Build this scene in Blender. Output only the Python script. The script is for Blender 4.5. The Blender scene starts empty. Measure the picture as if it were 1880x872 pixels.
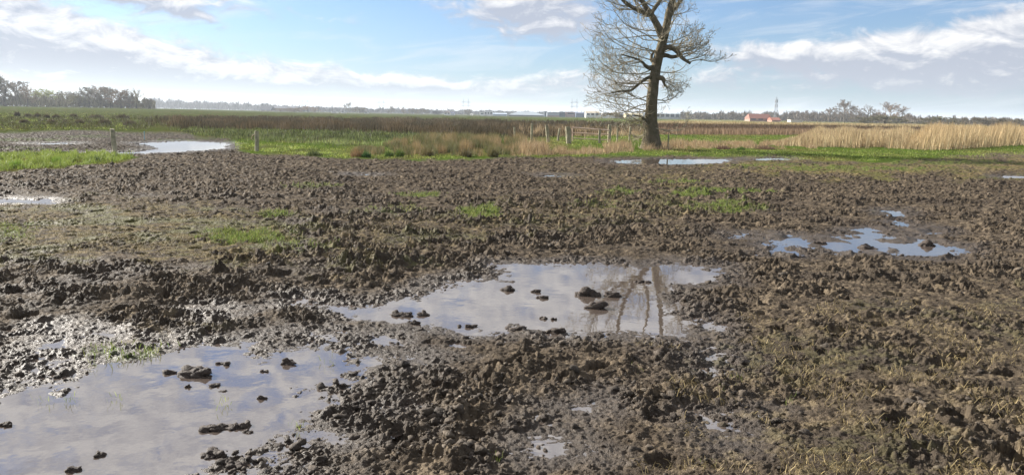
import bpy, bmesh, math, random
import numpy as np
from mathutils import Vector, Matrix

random.seed(7)
RNG = np.random.default_rng(11)
scene = bpy.context.scene
col = scene.collection

# ------------------------------------------------------------------ camera
CAM_H, FOC = 1.6, 1400.0            # eye height in metres, focal length in photo pixels (1880 wide)
PITCH, ROLL = math.radians(9.15), math.radians(1.0)
cp, sp, cr, sr = math.cos(PITCH), math.sin(PITCH), math.cos(ROLL), math.sin(ROLL)
FWD = np.array([0, cp, -sp]); UP0 = np.array([0, sp, cp]); RT0 = np.array([1.0, 0, 0])
RT = cr * RT0 + sr * UP0
UP = cr * UP0 - sr * RT0
CAM = np.array([0, 0, CAM_H])
cd = bpy.data.cameras.new('camera'); cam = bpy.data.objects.new('camera', cd); col.objects.link(cam)
cd.sensor_width = 36; cd.lens = 36 * FOC / 1880; cd.clip_end = 20000; cd.clip_start = 0.05
M = Matrix(((RT[0], UP[0], -FWD[0], 0), (RT[1], UP[1], -FWD[1], 0), (RT[2], UP[2], -FWD[2], CAM_H), (0, 0, 0, 1)))
cam.matrix_world = M
scene.camera = cam

# ------------------------------------------------------------------ light
SUN_AZ, SUN_EL = math.radians(-60), math.radians(24)   # azimuth from +Y (view direction), negative = left
SUN_STRENGTH, SKY_STRENGTH = 5.0, 0.05
sv = Vector((math.sin(SUN_AZ) * math.cos(SUN_EL), math.cos(SUN_AZ) * math.cos(SUN_EL), math.sin(SUN_EL)))
sl = bpy.data.lights.new('sun', 'SUN'); sl.energy = SUN_STRENGTH; sl.angle = math.radians(0.5); sl.color = (1, 0.945, 0.86)
so = bpy.data.objects.new('sun', sl); col.objects.link(so)
so.rotation_euler = (-sv).to_track_quat('-Z', 'Y').to_euler()

scene.view_settings.view_transform = 'Standard'; scene.view_settings.look = 'None'
scene.view_settings.exposure = 1.66; scene.view_settings.gamma = 1; scene.view_settings.use_curve_mapping = False


class S:                                  # a node socket with arithmetic
    nt = None
    def __init__(s, k): s.k = k
    @staticmethod
    def m(op, *a, clamp=False):
        n = S.nt.nodes.new('ShaderNodeMath'); n.operation = op; n.use_clamp = clamp
        for i, v in enumerate(a):
            if isinstance(v, S): S.nt.links.new(v.k, n.inputs[i])
            else: n.inputs[i].default_value = v
        return S(n.outputs[0])
    def __add__(s, o): return S.m('ADD', s, o)
    def __radd__(s, o): return S.m('ADD', o, s)
    def __sub__(s, o): return S.m('SUBTRACT', s, o)
    def __rsub__(s, o): return S.m('SUBTRACT', o, s)
    def __mul__(s, o): return S.m('MULTIPLY', s, o)
    def __rmul__(s, o): return S.m('MULTIPLY', o, s)
    def clamp(s): return S.m('ADD', s, 0.0, clamp=True)
    def smooth(s, a, b):
        n = S.nt.nodes.new('ShaderNodeMapRange'); n.interpolation_type = 'SMOOTHSTEP'
        S.nt.links.new(s.k, n.inputs[0]); n.inputs[1].default_value = a; n.inputs[2].default_value = b
        return S(n.outputs[0])
    @staticmethod
    def vec(x, y, z=0.0):
        n = S.nt.nodes.new('ShaderNodeCombineXYZ')
        for i, v in enumerate((x, y, z)):
            if isinstance(v, S): S.nt.links.new(v.k, n.inputs[i])
            else: n.inputs[i].default_value = v
        return S(n.outputs[0])
    @staticmethod
    def noise(v, scale=1.0, detail=4.0, rough=0.5, dist=0.0):
        n = S.nt.nodes.new('ShaderNodeTexNoise'); n.inputs['Scale'].default_value = scale
        n.inputs['Detail'].default_value = detail; n.inputs['Roughness'].default_value = rough
        n.inputs['Distortion'].default_value = dist
        if v is not None: S.nt.links.new(v.k, n.inputs['Vector'])
        return S(n.outputs['Fac'])
    @staticmethod
    def mix(f, a, b, mode='MIX'):
        n = S.nt.nodes.new('ShaderNodeMix'); n.data_type = 'RGBA'; n.blend_type = mode
        for i, v in ((0, f), (6, a), (7, b)):
            if isinstance(v, S): S.nt.links.new(v.k, n.inputs[i])
            else: n.inputs[i].default_value = v if i == 0 else (*v, 1)
        return S(n.outputs[2])


def horizon(px): return 194 + 0.01746 * px

# ------------------------------------------------------------------ sky with clouds
world = bpy.data.worlds.new('World'); scene.world = world; world.use_nodes = True
nt = world.node_tree; nt.nodes.clear(); S.nt = nt
out = nt.nodes.new('ShaderNodeOutputWorld'); bg = nt.nodes.new('ShaderNodeBackground')
sky = nt.nodes.new('ShaderNodeTexSky'); sky.sky_type = 'NISHITA'; sky.sun_disc = False
sky.sun_elevation = SUN_EL; sky.sun_rotation = SUN_AZ
sky.air_density = 1.0; sky.dust_density = 0.6; sky.ozone_density = 2.5; sky.altitude = 0
tc = nt.nodes.new('ShaderNodeTexCoord'); sep = nt.nodes.new('ShaderNodeSeparateXYZ')
nt.links.new(tc.outputs['Generated'], sep.inputs[0])
dx, dy, dz = (S(sep.outputs[i]) for i in range(3))
AZ = S.m('ARCTAN2', dx, dy); EL = S.m('ARCSINE', dz)

def skypos(px, py):
    a = math.atan((px - 940) / FOC)
    return a, math.atan((horizon(px) - py) / FOC * math.cos(a))
# cloud banks: photo px, py, radius x, radius y (px), slope of the long axis, strength
BANKS = [(60, 78, 330, 34, .17, .75), (-200, 40, 300, 60, 0, .7), (40, 25, 130, 28, .15, .45), (300, 112, 170, 16, .22, .35),
         (320, 22, 120, 16, .24, .5), (400, 45, 40, 9, .3, .35), (230, 4, 140, 10, 0, .4),
         (960, 22, 130, 42, .08, .9), (1010, 60, 90, 20, 0, .3), (600, 0, 130, 7, 0, .35),
         (1400, 108, 130, 28, 0.02, .8), (1560, 100, 120, 28, 0, .75), (1700, 100, 120, 34, -.1, .6), (1830, 70, 120, 50, -.25, .75), (1890, 120, 150, 45, 0, .6),
         (1540, -3, 80, 10, 0, .4),
         (400, 130, 420, 26, .06, .52), (150, 150, 300, 26, 0, .55), (700, 158, 300, 22, 0, .42), (1000, 160, 220, 22, 0, .34), (1500, 155, 300, 22, 0, .42), (100, 60, 260, 30, .1, .3), (560, 40, 260, 16, .12, .28), (1850, 165, 200, 30, 0, .35)]

def density(A, E, det):
    tot = None
    for (px, py, rx, ry, sl_, st) in BANKS:
        a0, e0 = skypos(px, py)
        da = A - a0
        de = E - e0 + da * sl_
        g = S.m('EXPONENT', (da * da * (-(FOC / rx) ** 2)) - (de * de * ((FOC / ry) ** 2))) * st
        tot = g if tot is None else tot + g
    n = S.noise(S.vec(A * 21.0, E * 46.0, 3.1), 1.0, det, 0.62, 0.6)
    n2 = S.noise(S.vec(A * 3.2, E * 8.0, 9.7), 1.0, 3.0, 0.5)
    high = E.smooth(0.15, 0.21) * 0.62
    return tot + high + (n - 0.5) * 1.7 + (n2 - 0.5) * 0.7

D0 = density(AZ, EL, 7.0)
D1 = density(AZ - 0.006, EL + 0.008, 5.0)
cover = D0.smooth(0.16, 0.72)
lit = S.m('ADD', (D0 - D1) * 1.6 + EL.smooth(0.15, 0.24) * 0.55, 0.10, clamp=True)
thin = D0.smooth(0.2, 0.9)
cloudcol = S.mix(lit, (4.7, 5.05, 6.0), (10.6, 10.4, 10.2))
wisp = S.noise(S.vec(AZ * 5.0 + EL * 6.0, EL * 42.0 - AZ * 5.0, 1.3), 1.0, 6.0, 0.62, 0.8).smooth(0.48, 0.78) * 0.55
skyc = S(sky.outputs[0])
low = S.m('EXPONENT', S.m('MAXIMUM', EL, 0.0) * -16.0) * 0.62
skyc = S.mix(1.0, skyc, (0.88, 1.08, 1.40), 'MULTIPLY')
base = S.mix(low, skyc, (4.3, 5.6, 7.3))
base = S.mix(wisp, base, (7.8, 8.3, 8.9))
final = S.mix(cover * (EL.smooth(0.0, 0.06) * 0.5 + 0.4), base, cloudcol)
final = S.mix(1.0, final, (0.67, 0.67, 0.67), 'MULTIPLY')    # dims sky and clouds evenly, same as a lower strength
nt.links.new(final.k, bg.inputs['Color']); bg.inputs['Strength'].default_value = SKY_STRENGTH
nt.links.new(bg.outputs[0], out.inputs[0])

# ------------------------------------------------------------------ helpers
def ray(px, py):
    px = np.asarray(px, float); py = np.asarray(py, float)
    return FOC * FWD + (px - 940)[..., None] * RT - (py - 436)[..., None] * UP
def W(px, py, depth):                      # point seen at a photo pixel, at a real depth
    d = ray(px, py); return CAM + d * (np.asarray(depth) / d[..., 1])[..., None]
def G(px, py):                             # point of the level ground
    d = ray(px, py); return CAM + d * (-CAM_H / d[..., 2])[..., None]
def project(P):
    v = P - CAM; zc = np.maximum(v @ FWD, 1e-3)
    return 940 + FOC * (v @ RT) / zc, 436 - FOC * (v @ UP) / zc
def at(px, depth):                         # ground point below a column of the picture at a depth
    p = W(px, horizon(px), depth); return np.array([p[0], depth, land(p[0], depth)])
def sstep(x, a, b):
    t = np.clip((x - a) / (b - a), 0, 1); return t * t * (3 - 2 * t)
def land(x, y):                            # the lie of the land: level, with a low rise far to the left
    x = np.asarray(x, float); y = np.asarray(y, float)
    return 1.25 * sstep(y, 120, 420) * sstep(-x / np.maximum(y, 1), 0.22, 0.5)

def hsh(ix, iy, s):
    return PT[(PT[(PT[ix.astype(np.int64) & 4095] + iy.astype(np.int64)) & 4095] + s * 131) & 4095] / 4096.0
def hsh_old(ix, iy, s):
    h = (ix.astype(np.int64) * 374761393 + iy.astype(np.int64) * 668265263 + s * 974711) & 0xFFFFFFFF
    h = ((h ^ (h >> 13)) * 1274126177) & 0xFFFFFFFF
    h = ((h ^ (h >> 16)) * 2246822519) & 0xFFFFFFFF
    return ((h ^ (h >> 15)) & 0xFFFFFF) / float(0x1000000)
from concurrent.futures import ThreadPoolExecutor
POOL = ThreadPoolExecutor(8)
def par(f):                                # run a pointwise function in small chunks on all cores
    def g(x, y, *a, **k):
        x = np.asarray(x, float); y = np.asarray(y, float)
        if x.size < 20000: return f(x, y, *a, **k)
        n = max(8, x.size // 16000); xs = np.array_split(x, n); ys = np.array_split(y, n)
        return np.concatenate(list(POOL.map(lambda q: f(q[0], q[1], *a, **k), zip(xs, ys))))
    return g
GT = np.arange(1024) * (6.2831853 / 1024); GC, GS = np.cos(GT), np.sin(GT)
PT = np.random.default_rng(5).permutation(4096).astype(np.int64)
def perlin(x, y, s=0):
    x0 = np.floor(x); y0 = np.floor(y); fx = x - x0; fy = y - y0
    xi = x0.astype(np.int64) + 37 * s; yi = y0.astype(np.int64)
    ux = fx * fx * fx * (fx * (fx * 6 - 15) + 10); uy = fy * fy * fy * (fy * (fy * 6 - 15) + 10)
    def gr(i, j):
        a = PT[(PT[(xi + i) & 4095] + yi + j + 911 * s) & 4095] & 1023
        return GC[a] * (fx - i) + GS[a] * (fy - j)
    g0 = gr(0, 0); g0 += ux * (gr(1, 0) - g0); g1 = gr(0, 1); g1 += ux * (gr(1, 1) - g1)
    return (g0 + uy * (g1 - g0)) * 1.4
@par
def fbm(x, y, s=0, o=4, g=0.5):
    r = 0; a = 1
    for k in range(o):
        r = r + a * perlin(x * 2 ** k + 17.3 * k, y * 2 ** k - 9.1 * k, s + k); a *= g
    return r
@par
def billow(x, y, s=0, o=3, g=0.5):
    r = 0; a = 1
    for k in range(o):
        r = r + a * np.abs(perlin(x * 2 ** k + 11.3 * k, y * 2 ** k - 7.1 * k, s + k)); a *= g
    return r
@par
def lumps(x, y, cell, s, rmin, rmax, p=1.0):   # rounded lumps of unequal size, one per cell; returns the height 0..1
    x = x / cell; y = y / cell; x0 = np.floor(x); y0 = np.floor(y); r = np.zeros_like(x)
    for i in (-1, 0, 1):
        for j in (-1, 0, 1):
            cx, cy = x0 + i, y0 + j
            q = hsh(cx, cy, s + 3); rad = rmin + (rmax - rmin) * q * q
            an = hsh(cx, cy, s + 5) * 3.1416; ex = 0.7 + 0.6 * hsh(cx, cy, s + 4)
            ax = x - cx - hsh(cx, cy, s); ay = y - cy - hsh(cx, cy, s + 1)
            bx = (ax * np.cos(an) + ay * np.sin(an)) / ex; by = (ay * np.cos(an) - ax * np.sin(an)) * ex
            d2 = (bx * bx + by * by) / (rad * rad)
            on = hsh(cx, cy, s + 7) < p
            r = np.maximum(r, np.where(on, np.sqrt(np.maximum(0, 1 - d2)) * rad * (0.5 + hsh(cx, cy, s + 8)), 0))
    return r
@par
def polysd(x, y, poly):                    # signed distance to a polygon, negative inside
    P = np.asarray(poly, float); n = len(P); d = np.full(x.shape, 1e18); sgn = np.ones(x.shape)
    for i in range(n):
        a = P[i]; b = P[i - 1]; ex, ey = b[0] - a[0], b[1] - a[1]
        wx, wy = x - a[0], y - a[1]
        t = np.clip((wx * ex + wy * ey) / (ex * ex + ey * ey + 1e-12), 0, 1)
        d = np.minimum(d, (wx - ex * t) ** 2 + (wy - ey * t) ** 2)
        c1 = y >= a[1]; c2 = y < b[1]; c3 = ex * wy > ey * wx
        sgn = np.where((c1 & c2 & c3) | (~c1 & ~c2 & ~c3), -sgn, sgn)
    return np.sqrt(d) * sgn

def mk(name, V, F, mat, colr=None, smooth=True, parent=None, attrs=None):
    V = np.asarray(V, np.float32); me = bpy.data.meshes.new(name)
    me.vertices.add(len(V)); me.vertices.foreach_set('co', V.ravel())
    Fs = F if isinstance(F, list) else [F]
    Fs = [np.asarray(f, np.int32) for f in Fs if len(f)]
    tot = np.concatenate([np.full(len(f), f.shape[1], np.int32) for f in Fs]); idx = np.concatenate([f.ravel() for f in Fs])
    st = np.concatenate([[0], np.cumsum(tot)[:-1]]).astype(np.int32)
    me.loops.add(len(idx)); me.loops.foreach_set('vertex_index', idx)
    me.polygons.add(len(tot)); me.polygons.foreach_set('loop_start', st); me.polygons.foreach_set('loop_total', tot)
    me.polygons.foreach_set('use_smooth', np.full(len(tot), smooth))
    if colr is not None:
        at_ = me.attributes.new('Col', 'FLOAT_COLOR', 'POINT')
        c = np.ones((len(V), 4), np.float32); c[:, :3] = colr; at_.data.foreach_set('color', c.ravel())
    for k, v in (attrs or {}).items():
        at_ = me.attributes.new(k, 'FLOAT', 'POINT'); at_.data.foreach_set('value', np.asarray(v, np.float32))
    me.update(calc_edges=True); me.validate()
    me.materials.append(mat)
    o = bpy.data.objects.new(name, me); col.objects.link(o)
    if parent is not None: o.parent = parent
    return o
def tag(o, label=None, cat=None, group=None, kind=None):
    for k, v in (('label', label), ('category', cat), ('group', group), ('kind', kind)):
        if v: o[k] = v
    return o
def empty(name, loc, label, cat, group=None, rz=0):
    o = bpy.data.objects.new(name, None); col.objects.link(o); o.location = [float(v) for v in loc]; o.rotation_euler = (0, 0, rz)
    o.empty_display_size = 0.2
    return tag(o, label, cat, group)

def material(name, base, rough=0.8, spec=0.3, bump=None, vary=None, attr=False, trans=0.0):
    m = bpy.data.materials.new(name); m.use_nodes = True; t = m.node_tree; S.nt = t
    b = t.nodes['Principled BSDF']; b.inputs['Roughness'].default_value = rough; b.inputs['Specular IOR Level'].default_value = spec
    tcn = t.nodes.new('ShaderNodeTexCoord'); ob = S(tcn.outputs['Object'])
    if attr:
        an = t.nodes.new('ShaderNodeAttribute'); an.attribute_name = 'Col'; c = S(an.outputs['Color'])
    else:
        rg = t.nodes.new('ShaderNodeRGB'); rg.outputs[0].default_value = (*base, 1); c = S(rg.outputs[0])
    if vary:
        sc_, amt, c2 = vary
        c = S.mix(S.noise(ob, sc_, 5.0, 0.6).smooth(0.35, 0.7) * amt, c, c2)
    t.links.new(c.k, b.inputs['Base Color'])
    if bump:
        sc_, dist = bump
        bn = t.nodes.new('ShaderNodeBump'); bn.inputs['Distance'].default_value = dist; bn.inputs['Strength'].default_value = 1
        t.links.new(S.noise(ob, sc_, 6.0, 0.65).k, bn.inputs['Height']); t.links.new(bn.outputs[0], b.inputs['Normal'])
    if trans:
        tr = t.nodes.new('ShaderNodeBsdfTranslucent'); t.links.new(c.k, tr.inputs[0])
        mx = t.nodes.new('ShaderNodeMixShader'); mx.inputs[0].default_value = trans
        t.links.new(b.outputs[0], mx.inputs[1]); t.links.new(tr.outputs[0], mx.inputs[2])
        t.links.new(mx.outputs[0], t.nodes['Material Output'].inputs[0])
    return m
# ------------------------------------------------------------------ the ground
POOLS = {   # outlines of the standing water as photo pixels, turned into places on the ground
 'central': [(600,562),(680,566),(745,549),(800,531),(850,513),(925,516),(918,487),(1000,484),(1100,483),(1180,490),(1240,482),(1322,494),(1318,518),(1235,524),(1205,545),(1255,575),(1300,600),(1250,622),(1180,612),(1060,617),(960,606),(860,609),(760,601),(700,588),(640,582)],
 'near': [(-150,742),(0,738),(80,704),(190,660),(250,655),(330,640),(400,634),(480,650),(560,640),(625,655),(640,690),(590,715),(610,745),(560,765),(585,800),(520,805),(520,845),(440,872),(380,930),(-150,960)],
 'side': [(1400,461),(1440,430),(1485,441),(1545,433),(1560,424),(1602,419),(1645,436),(1700,446),(1772,453),(1772,466),(1720,474),(1640,468),(1590,462),(1540,466),(1480,456),(1460,471)],
 'side_b': [(1620,386),(1655,387),(1662,397),(1640,398)],
 'side_c': [(1644,405),(1660,408),(1672,416),(1652,415)],
 'side_d': [(1682,425),(1720,422),(1726,431),(1690,433)],
 'far': [(145,281),(255,279),(292,273),(250,264),(330,259),(425,263),(412,274),(330,280),(225,284)],
 'far_b': [(58,264),(135,262),(135,265),(60,266)],
 'left': [(-60,366),(90,367),(90,373),(-60,374)],
 'tree': [(1118,295),(1200,292),(1345,292),(1330,300),(1250,303),(1130,301)],
 'tree_b': [(1380,291),(1450,290),(1450,294),(1385,295)],
 'verge': [(1835,323),(1960,324),(1960,329),(1840,328)],
 'wet_a': [(28,704),(60,692),(100,690),(95,700),(60,708)],
 'wet_b': [(80,664),(120,655),(132,664),(100,671)],
 'wet_c': [(155,610),(185,608),(190,616),(165,619)],
 'wet_d': [(95,610),(125,610),(128,618),(98,618)],
 'wet_e': [(1000,320),(1035,321),(1030,326),(1000,325)],
 'wet_f': [(640,319),(690,320),(690,323),(645,323)],
 'wet_g': [(1345,430),(1378,429),(1378,436),(1350,437)],
 'wet_h': [(1290,650),(1320,648),(1325,672),(1300,680)],
 'wet_j': [(570,612),(622,607),(627,630),(582,641)], 'wet_k': [(655,655),(702,650),(706,673),(660,677)], 'wet_l': [(690,614),(727,612),(730,629),(695,631)], 'wet_m': [(438,625),(476,621),(482,634),(444,638)],
 'wet_n': [(378,575),(412,574),(414,583),(384,585)], 'wet_o': [(530,548),(582,547),(577,557),(538,557)], 'wet_p': [(668,745),(716,741),(718,759),(675,761)], 'wet_q': [(995,820),(1036,817),(1038,838),(1000,840)],
 'wet_r': [(740,655),(770,652),(772,668),(744,670)], 'wet_s': [(600,690),(660,685),(670,705),(610,712)], 'wet_t': [(1030,748),(1085,745),(1088,758),(1035,761)], 'wet_u': [(60,630),(110,627),(114,640),(66,643)],
 'wet_i': [(1300,768),(1345,765),(1350,780),(1310,784)],
}
def lat(P):                                # ground lattice: sideways slope and log of distance
    P = np.asarray(P); return np.stack([P[..., 0] / P[..., 1], np.log(P[..., 1])], -1)
POOLS_G = {k: G(*np.array(v, float).T) for k, v in POOLS.items()}

ru = 0.00175
u_in = np.arange(-0.80, 0.80, ru)
u_out = 0.80 * 1.035 ** np.arange(1, 40)
U = np.concatenate([-u_out[::-1], u_in, u_out])
y1 = np.exp(np.arange(math.log(1.3), math.log(2.7), 0.006)); y2 = np.exp(np.arange(math.log(2.7), math.log(34), ru))
L = []; yy, rr = 34.0, 0.0022
while yy < 9000: L.append(yy); yy *= 1 + rr; rr = min(rr * 1.025, 0.05)
Y = np.concatenate([y1, y2, L])
NU, NY = len(U), len(Y)
gu, gy = np.meshgrid(U, Y); X0 = (gu * gy).ravel(); Y0 = gy.ravel(); gl = np.log(Y0); guf = gu.ravel()
PX, PY = project(np.stack([X0, Y0, np.zeros_like(X0)], -1))

sd = np.full(X0.shape, 3.0)                # distance to open water in metres (negative in it)
wob = fbm(X0 * 2.2, Y0 * 2.2, 31, 3) * 0.16 + fbm(X0 * 9, Y0 * 9, 37, 2) * 0.04
for k, g in POOLS_G.items():
    q = lat(g); lo = q.min(0) - 0.25; hi = q.max(0) + 0.25
    s = np.where((guf > lo[0]) & (guf < hi[0]) & (gl > lo[1]) & (gl < hi[1]))[0]
    if len(s): sd[s] = np.minimum(sd[s], polysd(guf[s], gl[s], q) * np.minimum(Y0[s], 12) + (0.05 if k.startswith('wet') else 0))
small = sd > 5
sdw = sd - 0.07 * (Y0 < 16) + wob * np.where(np.abs(sd) < 1, 1, 0)

def zone(poly, soft, wob_px=0, s=0):       # soft mask of a piece of ground
    d = polysd(PX, PY * 3.0, [(a, b * 3.0) for a, b in poly])
    if wob_px: d = d + wob_px * fbm(PX / 60.0, PY / 14.0, 60 + s, 4)
    return 1 - sstep(d, -soft, soft)
near = Y0 < 70
idx = np.where(near)[0]
MUD = [(-900,247),(0,243),(110,242),(200,245),(330,249),(420,257),(445,265),(428,276),(470,284),(560,291),(700,296),(860,296),(950,292),(1110,289),(1300,288),(1420,286),(1500,299),(1600,302),(1720,292),(1900,279),(2800,268),(4000,2500),(-3000,2500)]
GREEN_STRIP = [(-900,284),(0,285),(100,281),(200,283),(262,291),(215,302),(110,312),(0,319),(-900,324)]
PXn, PYn = PX, PY
mud = np.zeros_like(X0); strip = np.zeros_like(X0); olive = np.zeros_like(X0); straw = np.zeros_like(X0); green = np.zeros_like(X0); dry = np.zeros_like(X0)
def zi(poly, soft, wob_px, s):
    d = polysd(PX[idx], PY[idx] * 3.0, [(a, b * 3.0) for a, b in poly]) + wob_px * fbm(PX[idx] / 60.0, PY[idx] / 14.0, 60 + s, 4)
    return 1 - sstep(d, -soft, soft)
mud[idx] = zi(MUD, 8, 14, 1); strip[idx] = zi(GREEN_STRIP, 6, 9, 2)
mud *= 1 - strip
# trampled turf still showing: olive, straw and green areas
olive[idx] = np.clip(zi([(1300,290),(1500,296),(1750,290),(2100,272),(2100,312),(1700,330),(1500,330),(1340,314)], 45, 60, 3) * 1.0
                     + zi([(-300,375),(80,372),(330,380),(520,400),(560,470),(420,500),(200,480),(-300,520)], 70, 80, 4) * 0.85
                     + zi([(1000,300),(1110,306),(1300,306),(1420,330),(1300,350),(1000,335)], 40, 60, 5) * 0.35
                     + zi([(1330,620),(1500,560),(1900,520),(2100,600),(2100,900),(1250,900),(1280,700)], 90, 110, 6) * 0.33
                     + zi([(560,420),(900,380),(1250,340),(1350,400),(900,440),(620,520)], 60, 90, 7) * 0.55
                     + zi([(200,590),(330,580),(420,600),(300,640),(180,660)], 30, 40, 8) * 0.4, 0, 1)
for (px, py, rx, ry, a) in [(450,440,75,14,1),(505,398,40,8,.8),(882,395,40,16,1),(1325,385,90,9,.7),(1265,362,40,6,.9),(1340,385,40,14,.8),(770,364,45,5,.8),(1330,355,90,5,.8),(1140,358,40,6,.7),
                            (1245,338,50,5,.7),(575,345,50,5,.6),(230,655,90,18,.5),(720,390,60,10,.5),(1100,380,60,8,.5),(1630,390,50,7,.2),(10,430,60,20,.6),(760,490,60,10,.35),(540,460,80,16,.5),(40,258,90,3,.8),(160,252,70,3,.7),(330,258,60,2,.6),(30,275,80,3,.7),(440,262,30,4,.9),(1560,312,180,5,.7),(1750,300,120,5,.8),(1420,306,90,4,.6)]:
    d2 = ((PX[idx] - px) / rx) ** 2 + ((PY[idx] - py) / ry) ** 2
    green[idx] = np.maximum(green[idx], a * (1 - sstep(d2 + 1.3 * fbm(PX[idx] / 16, PY[idx] / 6, 71, 4), 0.1, 1.6)))
rough = np.ones_like(X0)
rough[idx] = 1 - 0.62 * zi([(-300,360),(80,366),(330,375),(560,400),(520,480),(300,500),(100,470),(-300,480)], 60, 60, 9) \
               - 0.45 * zi([(1330,640),(1500,560),(2000,520),(2100,900),(1250,900)], 80, 80, 10) - 0.35 * olive[idx] * (PY[idx] < 340) \
               + 0.22 * zi([(380,420),(900,380),(1300,350),(1420,380),(1100,470),(600,540),(350,560)], 60, 60, 11)
rough = np.clip(rough, 0.25, 1.6)

zb = np.where(sdw < 0, np.maximum(sdw, -0.45) * 0.075, np.minimum(sdw, 0.8) * 0.055) + 0.004
farf = sstep(Y0, 9, 20)
zb = zb * (1 - farf) + farf * (np.where(sdw < 0.02, -0.03, np.clip(sdw, 0, 1.0) * 0.03 + 0.008))
sidez = np.zeros_like(X0); sidez[idx] = zi([(1380,415),(1790,415),(1800,480),(1380,485)], 20, 0, 12)
zb += sidez * (sdw < 0.05) * np.clip(fbm(X0 * 2.6, Y0 * 2.0, 321, 3) * 0.06, 0, 0.05)
wet = 1 - sstep(sdw, 0.02, 0.5)
inpool = 1 - sstep(sdw, -0.12, 0.06)
macro = fbm(X0 * 0.35, Y0 * 0.35, 5, 3) * 0.035 * sstep(sdw, 0.2, 1.2)
wx = fbm(X0 * 17, Y0 * 17, 301, 3, .6); wy = fbm(X0 * 17, Y0 * 17, 311, 3, .6)
Xw, Yw = X0 + wx * .016, Y0 + wy * .016
big = lumps(Xw + wx * .012, Yw + wy * .012, 0.21, 100, 0.22, 0.62, 0.75) * 0.21
mid = lumps(Xw, Yw, 0.095, 200, 0.22, 0.62, 0.85) * 0.095
sml = lumps(X0 + wx * .006, Y0 + wy * .006, 0.042, 300, 0.25, 0.65, 0.9) * 0.042
fine = fbm(X0 * 26, Y0 * 26, 41, 4, 0.6)
pit = lumps(Xw, Yw, 0.36, 400, 0.15, 0.30, 0.62)                # hoof prints
pit = np.clip(pit / 0.2, 0, 1)
patch = sstep(fbm(X0 * 1.0, Y0 * 1.3, 51, 2) + 0.75 * fbm(X0 * 3.1, Y0 * 3.4, 53, 3), -0.35, 0.45)      # churned and flatter spots
near_pool = 1 - sstep(sdw, 0.05, 0.7)
amp = mud * rough * np.maximum(0.26 + 0.95 * patch, 0.75 * farf) * (1 - 0.5 * inpool) * (1 - 0.48 * near_pool)
amp = amp * (1 + 0.08 * farf)
amp = amp * np.where((sdw < 0.05) & (Y0 > 15), 0.25, 1)
bl = billow(Xw * 5.5, Yw * 5.5, 501, 4, .55) - 0.38
h = amp * (bl * 0.062 + big * 0.24 + mid * 0.46 + sml * 1.15 + fine * 0.014 - 0.016) + mud * (fine * 0.006 * (1 - .7 * inpool) - pit * (0.050 + 0.030 * amp) * sstep(sdw, 0.1, 0.4) * (1 - 0.6 * farf))
zg = zb * mud + macro * mud + h + land(X0, Y0)
meadow = 1 - mud
zg += meadow * (0.05 + 0.03 * fbm(X0 * 1.3, Y0 * 1.3, 81, 4)) * sstep(Y0, 200, 100) 
dispx = fbm(X0 * 14, Y0 * 14, 91, 2) * 0.016 * amp; dispy = fbm(X0 * 14 + 50, Y0 * 14, 95, 2) * 0.016 * amp
V = np.stack([X0 + dispx, Y0 + dispy, zg], -1)

# colour of the soil and turf itself
n1 = fbm(X0 * 0.9, Y0 * 0.9, 111, 4); n2 = fbm(X0 * 7, Y0 * 7, 121, 4); n3 = fbm(X0 * 30, Y0 * 30, 131, 3)
def C(*c): return np.array(c)
def mixc(a, b, t): return a * (1 - t[:, None]) + b * t[:, None]
N_ = len(X0)
cm = mixc(np.tile(C(.056, .045, .034), (N_, 1)), C(.142, .113, .081), sstep(n2 + 0.6 * n3, -0.3, 0.8))
cm = mixc(cm, C(.034, .026, .021), sstep(n1 + 0.5 * n2, 0.0, 0.8) * 0.6)
cm = mixc(cm, C(.042, .032, .025), wet * 0.75)
ol = olive * sstep(n2 + 0.5 * n3 + 0.4 * n1 + olive * 0.9, 0.25, 0.95)
cm = mixc(cm, mixc(np.tile(C(.155, .122, .058), (N_, 1)), C(.10, .10, .032), sstep(n1, -0.2, 0.4)), ol * 0.8)
gr = green * sstep(n2 + 0.5 * n3 + green * 1.2, 0.3, 1.0)
cm = mixc(cm, C(.075, .11, .022), gr * 0.85)
cg = mixc(np.tile(C(.070, .105, .020), (N_, 1)), C(.11, .105, .038), sstep(fbm(X0 * 0.25, Y0 * 0.12, 141, 4), -0.1, 0.6))
leftdark = sstep(PX, 1180, 900) * sstep(PY, 262, 250)
cg = mixc(cg, C(.055, .060, .024), leftdark * 0.7)
tan = sstep(PX, 1180, 1300) * sstep(PY, 250, 238) * sstep(Y0, 60, 75)
cg = mixc(cg, C(.30, .25, .13), tan * 0.8 * sstep(fbm(X0 * 0.02, Y0 * 0.02, 143, 3), -0.4, 0.3))
cg = cg * (1 + 0.25 * fbm(X0 * 5, Y0 * 3, 151, 3))[:, None]
farmud = sstep(PY, 292, 280) * sstep(PX, 480, 420)
cm = cm * (1 - .4 * farmud)[:, None]
colg = mixc(cg * 0.78, cm, mud)

def quads(nr, nc):
    i = np.arange(nr - 1)[:, None] * nc + np.arange(nc - 1)[None]
    return np.stack([i, i + 1, i + nc + 1, i + nc], -1).reshape(-1, 4)
F = quads(NY, NU)
fm = mud[F].mean(1) > 0.5

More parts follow.
